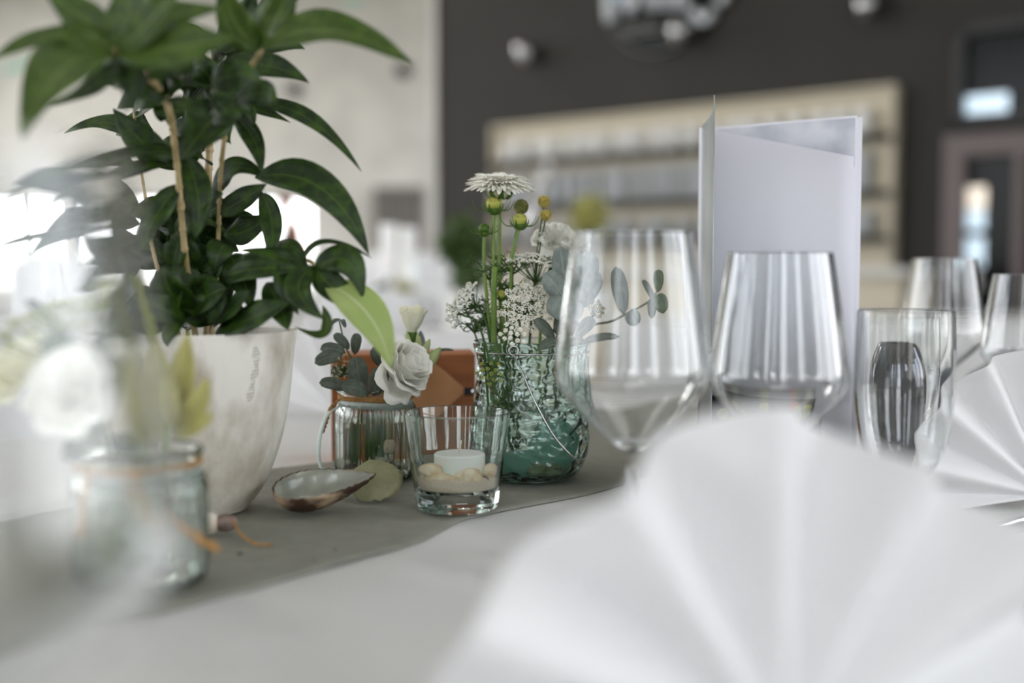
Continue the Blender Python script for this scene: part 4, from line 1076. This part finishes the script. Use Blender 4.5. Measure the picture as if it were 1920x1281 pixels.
# flowers of the blurred jar at the left
jg2 = 'stems in the blurred jar'
ft = jroot(j2, -20); f = thing('white_rose', 'big blurred white rose above the jar at the left', 'flower', ft, jg2)
rose(M(), P(165, 745, .60), (-.1, -.8, .45), .0245, ((3, 0, .6), (4, .2, .8), (5, .5, .95), (7, .85, 1.05)), .9, 41).build('petals', petal_m, f, solid=.0002)
tube(M(), smooth_pts([ft, P(200, 860, .62), P(168, 775, .61)], 6), .0015, 7).build('stem', stem_m, f)
ft = jroot(j2, -20, .01); f = thing('cream_rose', 'blurred cream rose at the far left above the jar', 'flower', ft, jg2)
rose(M(), P(62, 715, .665), (-.4, -.6, .6), .026, ((3, 0, .6), (4, .2, .8), (5, .5, .95), (6, .8, 1.0)), .9, 43).build('petals', cream_m, f)
tube(M(), smooth_pts([ft, P(170, 850, .64), P(72, 735, .665)], 6), .0015, 7).build('stem', stem_m, f)
ft = jroot(j2, 22); f = thing('yellow_sprig', 'blurred sprig of yellow green leaves in the left jar before the pot', 'foliage', ft, jg2)
m = M()
for (a, b, w_, d_) in (((320, 800), (288, 628), 48, .63), ((318, 790), (345, 622), 44, .635), ((320, 820), (382, 705), 40, .63), ((322, 822), (392, 770), 20, .625), ((318, 800), (310, 690), 34, .62), ((315, 830), (280, 720), 30, .64)):
    leaf(m, P(a[0]+6, a[1], d_), P((a[0]+b[0])/2+6+(b[0]-a[0])*.2, (a[1]+b[1])/2, d_-.006), P(b[0]+6, b[1], d_), mpx(w_*1.3, d_), 0, .35, n=12, k=.1)
m.build('leaves', yel_m, f, solid=.0003); tube(M(), smooth_pts([ft, P(312, 860, .63), P(320, 790, .63)], 6), .0016, 7).build('stem', stem_m, f)
umbel('blurred greenish spray above the jar at the far left', 110, 600, .62, 110, jroot(j2, -10), (200, 740, .62), (-.2, -.3, .9), floretg_m, 26, 12, .0011, None, 'green_spray', jg2)
ft = jroot(j2, 5, .008); f = thing('tassel_flower', 'pale green drooping tassel curling over beside the pot', 'flower', ft, jg2)
cv = smooth_pts([P(215, 600, .64), P(232, 540, .64), P(258, 525, .64), P(272, 570, .64), P(285, 610, .64), P(290, 640, .64)], 8); m = M(); tube(m, cv, .0012, 6)
for q in cv:
    for k in range(14): v = Vector((random.gauss(0, 1), random.gauss(0, 1), random.gauss(0, 1))).normalized(); octa(m, q+v*.003*random.random()**.4, .0009)
m.build('tassel', floretg_m, f, sm=False); tube(M(), smooth_pts([ft, P(235, 760, .64), cv[0]], 6), .0012, 6).build('stem', stem_m, f)
euc('blurred grey green leaves in the jar at the left', [(230, 800, 130, 860, 60, .62, .4, ED), (240, 820, 300, 850, 50, .63, .4, ED), (200, 720, 240, 620, 60, .63, .2, ED), (180, 690, 90, 640, 60, .64, .3, EG), (230, 780, 270, 660, 46, .635, .2, ED), (160, 650, 60, 560, 30, .64, .3, ED)],
    jroot(j2, 0, .005), [(235, 830, .63), (210, 730, .63), (170, 650, .64)], jg2)

# ------------------------------------------------------------------ potted plant
PC = Vector((P(378, 500, .83).x, .83, RZ)); pk = .83/FPX
pp = thing('potted_plant', 'tall leafy green cane plant in a weathered white plaster pot', 'plant', PC)
hp_ = P(378, 621, .83).z-RZ
po = smooth_prof([(0, .0), (.026, .0), (.030, .002), (.042, .018), (.0525, .045), (.0590, .075), (.0625, .105), (.0650, hp_-.001), (.0648, hp_)], 4)
pi_ = [(.0615, hp_), (.0595, hp_-.02), (0, hp_-.02)]
pot = lathe(M(), po+pi_, 96).build('pot', pot_m, pp, world=False)
lathe(M(), [(0, hp_-.0195), (.0588, hp_-.0195), (.0588, hp_-.014), (.03, hp_-.008), (0, hp_-.007)], 40).build('soil', soil_m, pp, world=False)
def potr(z):
    for (r0, z0), (r1, z1) in zip(po, po[1:]):
        if z0 <= z <= z1 and z1 > z0: return r0+(r1-r0)*(z-z0)/(z1-z0)
    return .065
m = M(); rnd = random.Random(2); y_ = 0
zz = hp_-.008; a_c = math.atan2(-1, .0)+math.radians(46)
def pot_pt(a, z, o=.0002): r = potr(z)+o; return (r*math.cos(a), r*math.sin(a), z)
cur = []
for k in range(260):
    t = k/259; z = zz-.037*t-.0011*math.sin(t*17*2*PI); a = a_c+(.020+.028*abs(math.sin(t*9.3))**2)*math.cos(t*17*2*PI+.4)+.03*math.sin(t*5)
    cur.append(pot_pt(a, z, .00005))
for s0, s1 in ((0, 46), (52, 96), (100, 150), (158, 200), (206, 256)): tube(m, cur[s0:s1], .00016, 4)
m.build('handwriting', pbr('pencil', (150, 140, 118), .9), pot, world=False)

# canes
canes = [[(400, 625, .83), (407, 500, .825), (411, 400, .82), (416, 300, .80), (432, 200, .77), (462, 140, .74), (490, 95, .72)],
         [(362, 625, .82), (350, 500, .80), (340, 400, .785), (331, 300, .765), (312, 190, .72), (262, 130, .67), (215, 95, .63)],
         [(395, 625, .86), (392, 450, .865), (391, 330, .865), (396, 200, .86), (405, 70, .85)],
         [(330, 625, .85), (298, 500, .855), (278, 400, .86), (262, 300, .86), (250, 200, .86)],
         [(345, 625, .84), (343, 540, .84), (342, 430, .835), (348, 300, .83), (352, 60, .82)],
         [(320, 625, .81), (295, 500, .81), (280, 440, .815), (265, 400, .83)]]
for i, cpts in enumerate(canes):
    pts = [P(*q) for q in cpts]; pts[0] = Vector((PC.x+(pts[0].x-PC.x)*.7, PC.y+(pts[0].y-PC.y)*.5, RZ+hp_-.012)); pts = smooth_pts(pts, 40); n_ = len(pts)
    R_ = (.0018, .0023, .0031, .0014, .0016, .0014)[i]
    tube(M(), pts, lambda t, R_=R_, i=i: R_*(1+.3*max(0, 1-abs(((t*15+i*.3) % 1)-.5)*9)-.10*((t*15+i*.3+.5) % 1))*(1-.2*t), 8).build('cane', cane_m, pp)
# side shoot with pale leaf
sp_ = smooth_pts([P(500, 585, .80), P(560, 500, .79), P(585, 493, .785), P(605, 525, .78), P(618, 548, .775)], 6); sp_[0] = Vector((PC.x+.02, PC.y-.01, RZ+hp_-.012))
tube(M(), sp_, lambda t: .0014, 7).build('cane', cane_m, pp)
leafM, brightM, paleM = M(), M(), M()
def L(b, mid, t, w_, mt='d', k=.35, roll=0, fold=.2, wave=.15):
    dst = {'d': leafM, 'b': brightM, 'p': paleM}[mt]; dd = mid[2]
    leaf(dst, P(*b), P(*mid), P(*t), mpx(w_, dd), roll, fold, n=16, k=k, wave=wave)
# right side
L((430, 198, .81), (560, 213, .80), (678, 322, .79), 40, k=.45)
L((435, 215, .81), (475, 260, .80), (491, 328, .79), 42, k=.15)
L((478, 333, .80), (600, 352, .78), (692, 478, .77), 78, k=.3)
L((488, 360, .80), (510, 420, .79), (503, 500, .78), 48, k=.1)
L((402, 372, .82), (440, 318, .81), (500, 335, .80), 55, k=.4)
L((410, 400, .82), (455, 375, .81), (500, 345, .80), 52, k=.2)
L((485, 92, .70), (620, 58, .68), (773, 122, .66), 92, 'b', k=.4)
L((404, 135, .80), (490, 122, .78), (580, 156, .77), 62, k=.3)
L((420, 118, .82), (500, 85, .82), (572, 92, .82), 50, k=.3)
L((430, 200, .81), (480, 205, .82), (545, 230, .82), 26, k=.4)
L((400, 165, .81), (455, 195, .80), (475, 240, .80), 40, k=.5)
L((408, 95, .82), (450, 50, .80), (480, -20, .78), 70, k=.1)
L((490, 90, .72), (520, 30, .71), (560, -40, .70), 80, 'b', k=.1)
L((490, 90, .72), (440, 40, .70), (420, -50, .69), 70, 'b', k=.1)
L((470, 60, .78), (530, 0, .77), (600, -30, .76), 60, k=.2)
L((405, 120, .80), (440, 60, .86), (470, 30, .88), 60, k=.3)
# centre
L((425, 190, .77), (385, 240, .755), (338, 300, .75), 100, k=.25)
L((318, 300, .80), (265, 265, .79), (212, 203, .79), 66, k=.3)
L((345, 290, .80), (372, 370, .79), (365, 450, .79), 62, k=.1)
L((338, 345, .78), (290, 410, .77), (262, 478, .76), 52, k=.2)
L((300, 190, .80), (360, 150, .79), (450, 180, .79), 60, k=.4)
L((312, 185, .78), (250, 150, .77), (150, 165, .76), 60, k=.4)
L((312, 180, .78), (350, 110, .79), (420, 70, .80), 70, k=.3)
L((398, 165, .85), (350, 130, .86), (290, 120, .87), 70, k=.3)
L((398, 160, .85), (370, 190, .86), (345, 260, .87), 60, k=.2)
L((312, 190, .78), (285, 130, .79), (270, 60, .80), 60, k=.1)
L((335, 300, .79), (250, 290, .76), (10, 372, .70), 60, k=.5)
L((320, 310, .79), (220, 330, .78), (90, 400, .76), 42, k=.5)
L((265, 320, .86), (230, 300, .84), (150, 320, .84), 46, k=.5)
# upper left near leaves
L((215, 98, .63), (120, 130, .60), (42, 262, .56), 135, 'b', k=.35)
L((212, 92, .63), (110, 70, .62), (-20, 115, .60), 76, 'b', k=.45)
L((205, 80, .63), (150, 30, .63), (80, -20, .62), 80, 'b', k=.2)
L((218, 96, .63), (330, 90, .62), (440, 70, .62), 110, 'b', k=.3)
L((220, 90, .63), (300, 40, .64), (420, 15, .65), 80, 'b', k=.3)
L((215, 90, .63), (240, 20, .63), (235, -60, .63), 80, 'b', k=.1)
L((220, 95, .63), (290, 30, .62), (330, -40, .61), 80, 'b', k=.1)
L((215, 100, .64), (250, 150, .64), (230, 210, .64), 60, k=.2)
L((230, 110, .66), (180, 160, .66), (90, 200, .66), 50, k=.4)
# left middle
L((262, 400, .84), (160, 350, .80), (40, 345, .76), 90, k=.3)
L((262, 420, .84), (170, 420, .82), (70, 480, .80), 70, k=.3)
L((250, 440, .82), (120, 440, .78), (-20, 470, .74), 24, k=.5)
L((275, 480, .84), (220, 450, .82), (190, 400, .82), 60, k=.2)
L((265, 470, .84), (225, 520, .83), (180, 540, .83), 50, k=.3)
L((250, 260, .86), (200, 230, .86), (120, 250, .86), 40, k=.4)
# lower tuft over the rim
L((352, 595, .80), (318, 545, .775), (308, 498, .77), 84, k=.2)
L((352, 600, .79), (300, 575, .77), (262, 545, .765), 56, k=.3)
L((400, 612, .80), (440, 575, .78), (470, 545, .77), 50, k=.4)
L((405, 622, .80), (470, 598, .77), (548, 565, .76), 74, k=.4)
L((420, 520, .80), (480, 505, .78), (560, 505, .77), 74, 'd', k=.4)
L((500, 530, .79), (525, 575, .77), (540, 620, .76), 60, k=.2)
L((430, 480, .81), (455, 520, .80), (470, 580, .79), 66, k=.2)
L((360, 520, .80), (400, 560, .79), (390, 610, .79), 60, k=.3)
L((300, 560, .80), (270, 590, .79), (280, 630, .78), 50, k=.3)
L((345, 600, .78), (320, 625, .765), (315, 650, .76), 34, k=.5)
L((560, 500, .79), (520, 480, .78), (450, 470, .78), 40, k=.5)
L((590, 505, .78), (650, 490, .77), (680, 560, .765), 66, k=.3)
L((592, 500, .78), (630, 545, .77), (700, 585, .77), 60, k=.3)
L((590, 500, .78), (560, 545, .76), (610, 600, .75), 60, k=.3)
L((560, 500, .785), (610, 455, .78), (697, 484, .775), 22, k=.6)
L((575, 495, .785), (540, 530, .77), (560, 590, .765), 60, k=.25)
L((500, 480, .80), (540, 470, .79), (575, 500, .785), 50, k=.4)
L((605, 572, .77), (608, 625, .77), (552, 612, .775), 26, 'b', k=.5)
L((420, 440, .83), (470, 430, .82), (500, 400, .81), 60, k=.2)
L((608, 530, .775), (690, 590, .76), (733, 692, .755), 84, 'p', k=.45, fold=.15, wave=.05)
rnd = random.Random(19)
for k in range(34):
    bx_ = rnd.uniform(290, 450); by_ = rnd.uniform(400, 610); dd = rnd.uniform(.80, .90); a = rnd.uniform(0, 2*PI); ln = rnd.uniform(60, 120)
    tx = bx_+ln*math.cos(a); ty = min(by_+ln*.55*math.sin(a), 612)
    L((bx_, by_, dd), ((bx_+tx)/2, (by_+ty)/2-12, dd-.01), (tx, ty, dd-.01), rnd.uniform(45, 75), k=rnd.uniform(.1, .5), roll=rnd.uniform(-.5, .5))
for k in range(16):
    bx_ = rnd.uniform(280, 430); by_ = rnd.uniform(120, 330); dd = rnd.uniform(.80, .92); a = rnd.uniform(0, 2*PI); ln = rnd.uniform(60, 100)
    tx = bx_+ln*math.cos(a); ty = by_+ln*.6*math.sin(a)
    L((bx_, by_, dd), ((bx_+tx)/2, (by_+ty)/2-10, dd-.01), (tx, ty, dd), rnd.uniform(40, 60), k=rnd.uniform(.1, .5), roll=rnd.uniform(-.5, .5))
for k in range(30):
    bx_, by_ = rnd.choice(((312, 185), (398, 160), (260, 130), (345, 130), (440, 190), (300, 90))); dd = rnd.uniform(.68, .82)
    a = rnd.uniform(0, 2*PI); ln = rnd.uniform(80, 130); tx = bx_+ln*math.cos(a); ty = by_+ln*.45*math.sin(a)+rnd.uniform(0, 40)
    L((bx_, by_, dd), ((bx_+tx)/2, (by_+ty)/2-16, dd-.01), (min(tx, 520), min(ty, 225), dd), rnd.uniform(48, 74), k=rnd.uniform(.1, .5), roll=rnd.uniform(-.4, .4))
for k in range(22):
    bx_ = rnd.uniform(280, 440); by_ = rnd.uniform(430, 600); dd = rnd.uniform(.79, .88); a = rnd.uniform(0, 2*PI); ln = rnd.uniform(80, 120)
    tx = bx_+ln*math.cos(a)*.8; ty = min(by_+ln*math.sin(a), 610)
    L((bx_, by_, dd), ((bx_+tx)/2, (by_+ty)/2-8, dd-.01), (tx, ty, dd-.01), rnd.uniform(55, 80), k=rnd.uniform(.0, .4), roll=rnd.uniform(-.4, .4))
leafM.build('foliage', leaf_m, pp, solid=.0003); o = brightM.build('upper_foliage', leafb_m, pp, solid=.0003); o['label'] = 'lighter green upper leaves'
o = paleM.build('pale_leaf', pale_m, pp, solid=.0003); o['label'] = 'pale yellow green leaf hanging down'

# ------------------------------------------------------------------ behind: other tables, chairs, person
def bg_table(label, x0, x1, y0, y1, rz=0.0):
    c = Vector(((x0+x1)/2, (y0+y1)/2, 0)); t = thing('banquet_table', label, 'table', c, 'banquet tables behind'); hx, hy = (x1-x0)/2, (y1-y0)/2
    box(M(), (-hx+.02, -hy+.02, TZ-.04), (hx-.02, hy-.02, TZ-.004)).build('tabletop', brownw_m, t, sm=False, world=False)
    for sx_ in (-1, 1):
        for sy_ in (-1, 1): box(M(), (sx_*(hx-.08)-.03, sy_*(hy-.08)-.03, 0), (sx_*(hx-.08)+.03, sy_*(hy-.08)+.03, TZ-.04)).build('leg', brownw_m, t, sm=False, world=False)
    vs = []; fs = []; ring = []
    def edge(z, e, wv):
        pts = []; n = 40
        for (ax_, ay, bx2, by2) in ((-1, -1, 1, -1), (1, -1, 1, 1), (1, 1, -1, 1), (-1, 1, -1, -1)):
            for k in range(n):
                u = k/n; x = (ax_+(bx2-ax_)*u)*(hx+e); y = (ay+(by2-ay)*u)*(hy+e); w_ = wv*math.sin(k*1.1)
                nx = ay if ax_ != bx2 else 0; 
                if ax_ != bx2: y += w_*ay
                else: x += w_*ax_
                pts.append((x, y, z))
        return pts
    r = [edge(TZ, 0, 0), edge(TZ-.01, .006, 0), edge(TZ-.3, .015, .012), edge(.12, .03, .03)]
    for q in r: vs += q
    n = len(r[0])
    for i in range(3):
        for k in range(n): fs.append((i*n+k, (i+1)*n+k, (i+1)*n+(k+1) % n, i*n+(k+1) % n))
    fs.append(tuple(range(n)))
    m = M().add(vs, fs); o = m.build('tablecloth', cloth_m, t, world=False); return t
t2 = bg_table('white clothed banquet table right behind the flower jar', -2.3, -.02, 3.12, 4.1)
t3 = bg_table('white clothed banquet table in front of the bar counter', .35, 2.1, 3.6, 4.5)
t4 = bg_table('white clothed table farther back beside the dark wall', -3.2, -.9, 6.2, 7.1)
t5 = bg_table('white clothed banquet table at the far left behind the plant', -5.6, -3.4, 4.0, 5.0)
t6 = bg_table('white clothed table farthest back near the windows', -5.5, -2.6, 9.6, 10.6)
def bg_chair(label, loc, rz, mat, group, first=[None, None]):
    i = 0 if mat is chair_m else 1
    if first[i] is None:
        c = thing('covered_chair' if i == 0 else 'upholstered_chair', label, 'chair', loc, group)
        box(M(), (-.22, -.22, .42), (.22, .22, .48)).build('seat', mat, c, sm=False, world=False, bevel=.02)
        vs = []; fs = []
        m = M()
        for j in range(11):
            z = .48+.5*j/10
            for k in range(9): u = k/8*2-1; vs.append((u*(.21-.02*(j/10)), .2+.05*(j/10)-.03*(1-u*u), z - (.05*u**4 if j == 10 else 0)))
        for j in range(10):
            for k in range(8): a = j*9+k; fs.append((a, a+1, a+10, a+9))
        m.add(vs, fs).build('backrest', mat, c, solid=.05, world=False)
        for sx_ in (-1, 1):
            for sy_ in (-1, 1): tube(M(), [(sx_*.19, sy_*.19, 0), (sx_*.18, sy_*.18, .43)], .018, 8).build('leg', mat if i == 0 else brownw_m, c, world=False)
        first[i] = c
    else: c = clone(first[i], loc, label, group=group)
    c.rotation_euler = (0, 0, rz); c.location = loc; return c
k_chair = 'white covered chairs at the tables behind'
bg_chair('white covered chair behind the near banquet table, left one', (-1.75, 4.5, 0), 0, chair_m, k_chair)
bg_chair('white covered chair behind the near banquet table, middle one', (-1.1, 4.5, 0), 0.05, chair_m, k_chair)
bg_chair('white covered chair behind the near banquet table, right one', (-.45, 4.5, 0), -.05, chair_m, k_chair)
bg_chair('white covered chair in front of the far left table', (-4.2, 3.6, 0), PI, chair_m, k_chair)
bg_chair('white covered chair by the table near the dark wall', (-2.0, 5.85, 0), PI, chair_m, k_chair)
p = TO+AX*(A1+.40)+AN*(-.22)
bg_chair('dark navy upholstered chair at the end of the laid table', (p.x, p.y, 0), math.atan2(AX.y, AX.x)-PI/2, navy_m, 'dark chairs').scale = (.8, .8, .8)

# things on the banquet table behind
for (x, y, lab) in ((-.55, 3.45, 'wine glass on the near banquet table, right of the flowers'), (-.85, 3.6, 'wine glass on the near banquet table, in the middle'), (-.3, 3.8, 'wine glass on the near banquet table, rear right'), (-1.3, 3.5, 'wine glass on the near banquet table, left'), (.9, 3.9, 'wine glass on the table before the bar, left'), (1.5, 3.9, 'wine glass on the table before the bar, right')):
    clone(wg, (x, y, TZ+.001), lab, group='wine glasses on the tables behind')
def pillar(x, y, h, lab):
    c = Vector((x, y, TZ+.001)); t = thing('pillar_candle', lab, 'candle', c, 'tall candles behind')
    lathe(M(), [(0, 0), (.029, 0), (.029, h), (.025, h+.004), (0, h)], 24).build('wax', wax_m, t, world=False); tube(M(), [(0, 0, h), (0, 0, h+.02)], .002, 6).build('wick', black_m, t, world=False)
q = P(733, 500, 4.0); pillar(q.x, 3.95, .31, 'tall white pillar candle on the near banquet table, left of two')
q = P(768, 500, 4.0); pillar(q.x, 3.95, .30, 'tall white pillar candle on the near banquet table, right of two')
for (px, d_, lab) in ((720, 3.35, 'white napkin fan on the near banquet table, left'), (805, 3.4, 'white napkin fan on the near banquet table, right'), (650, 3.4, 'white napkin fan on the near banquet table, farthest left')):
    o = napkin(lab, (0, 0, 0), .11, 0, pl=6); q = P(px, 500, d_); o.location = (q.x, d_, TZ+.001)
def bush(label, px, py, d_, rpx, mat, base, n=160, ls=.06, name='table_plant', cat='plant', zs_=1.2):
    q = P(px, py, d_); b = Vector((q.x, d_, base)); t = thing(name, label, cat, b); m = M(); R = mpx(rpx, d_); rnd = random.Random(int(px))
    for k in range(n):
        v = Vector((rnd.gauss(0, 1), rnd.gauss(0, 1), rnd.gauss(0, 1))).normalized()*R*rnd.random()**.4; v.z *= zs_; c = q+v
        dr_ = Vector((rnd.uniform(-1, 1), rnd.uniform(-1, 1), rnd.uniform(-.4, 1))).normalized()*ls
        leaf(m, c, c+dr_*.5+UZ*ls*.1, c+dr_, ls*.45, rnd.uniform(-1, 1), .1, n=4, nc=2)
    m.build('foliage', mat, t); 
    lathe(M(), [(0, 0), (.05, 0), (.06, .1), (.058, .1), (0, .09)], 20, c=b).build('pot', cup_m, t)
    tube(M(), [b+UZ*.08, q], .008, 6).build('stem', stemd_m, t)
bush('blurred dark green plant standing left behind the vase flowers', 868, 465, 3.3, 34, bgreen_m, TZ+.001)
bush('blurred dark green plant low on the table left of the vase', 880, 530, 3.7, 24, bgreen_m, TZ+.001, 90, .05)
bush('blurred yellow green blossom tuft behind the wine glass', 1105, 410, 3.9, 26, byel_m, TZ+.001, 120, .05)
for (px, py, d_, mt, lab) in ((757, 545, 3.5, byel_m, 'small jar of yellowish flowers on the near banquet table'), (720, 550, 3.6, eucd_m, 'small jar of grey leaves on the near banquet table')):
    bush(lab, px, py, d_, 14, mt, TZ+.001, 50, .03, 'flower_jar', 'jar')

# person far behind
q = P(548, 500, 14.6)
pe = thing('person', 'person in a black shirt bending over far behind the plant', 'person', (q.x, 14.6, 0))
pe.scale = (1.03, 1.03, 1.03)
def skin_fig(name, verts, edges, radii, mat, parent):
    me = bpy.data.meshes.new(name); me.from_pydata(verts, edges, []); o = bpy.data.objects.new(name, me); C.objects.link(o); o.parent = parent
    me.materials.append(mat); sk = o.modifiers.new('skin', 'SKIN'); me.skin_vertices[0].data[0].use_root = True
    for v, r in zip(me.skin_vertices[0].data, radii): v.radius = (r if isinstance(r, tuple) else (r, r))
    sb = o.modifiers.new('sub', 'SUBSURF'); sb.levels = 2; sb.render_levels = 2; sk.use_smooth_shade = True; return o
bv_ = [(0, 0, .95), (.02, 0, 1.15), (.05, 0, 1.33), (0.0, 0, 1.42), (-.05, -.02, 1.49), (-.08, -.03, 1.58), (-.09, -.03, 1.66),
       (.0, .2, 1.36), (-.1, .24, 1.1), (-.28, .2, .95), (-.35, .19, .93), (0, -.2, 1.36), (-.1, -.24, 1.1), (-.28, -.2, .95), (-.35, -.19, .93),
       (0, .1, .88), (.02, .11, .48), (0, .11, .08), (-.14, .12, .04), (0, -.1, .88), (.02, -.11, .48), (0, -.11, .08), (-.14, -.12, .04)]
be_ = [(0, 1), (1, 2), (2, 3), (3, 4), (4, 5), (5, 6), (2, 7), (7, 8), (8, 9), (9, 10), (2, 11), (11, 12), (12, 13), (13, 14), (0, 15), (15, 16), (16, 17), (17, 18), (0, 19), (19, 20), (20, 21), (21, 22)]
br_ = [.14, .13, .14, .07, .055, .095, .09, .055, .045, .035, .03, .055, .045, .035, .03, .09, .065, .045, .035, .09, .065, .045, .035]
skin_fig('body', bv_, be_, br_, skin_m, pe)
skin_fig('black_shirt', bv_[:4]+[bv_[7], bv_[8], bv_[11], bv_[12]], [(0, 1), (1, 2), (2, 3), (2, 4), (4, 5), (2, 6), (6, 7)], [.16, .155, .165, .075, .075, .06, .075, .06], shirt_m, pe)
skin_fig('trousers', [bv_[0], bv_[15], bv_[16], bv_[17], bv_[19], bv_[20], bv_[21]], [(0, 1), (1, 2), (2, 3), (0, 4), (4, 5), (5, 6)], [.15, .11, .085, .07, .11, .085, .07], shirt_m, pe)
blob(M(), (-.065, -.03, 1.665), .118, (.95, .8, .9), 10, 16).build('hair', hair_m, pe, world=False)

for px_, py_ in FILL_PANELS:  # flat bodies of the added fill lights
    o = box(M(), (px_-1, py_-.5, CEIL-.08), (px_+1, py_+.5, CEIL)).build('added_fill_panel', cup_m, sm=False)
    tag(o, 'flat white fill panel added on the ceiling above the tables', 'lamp', 'added ceiling fill panels')
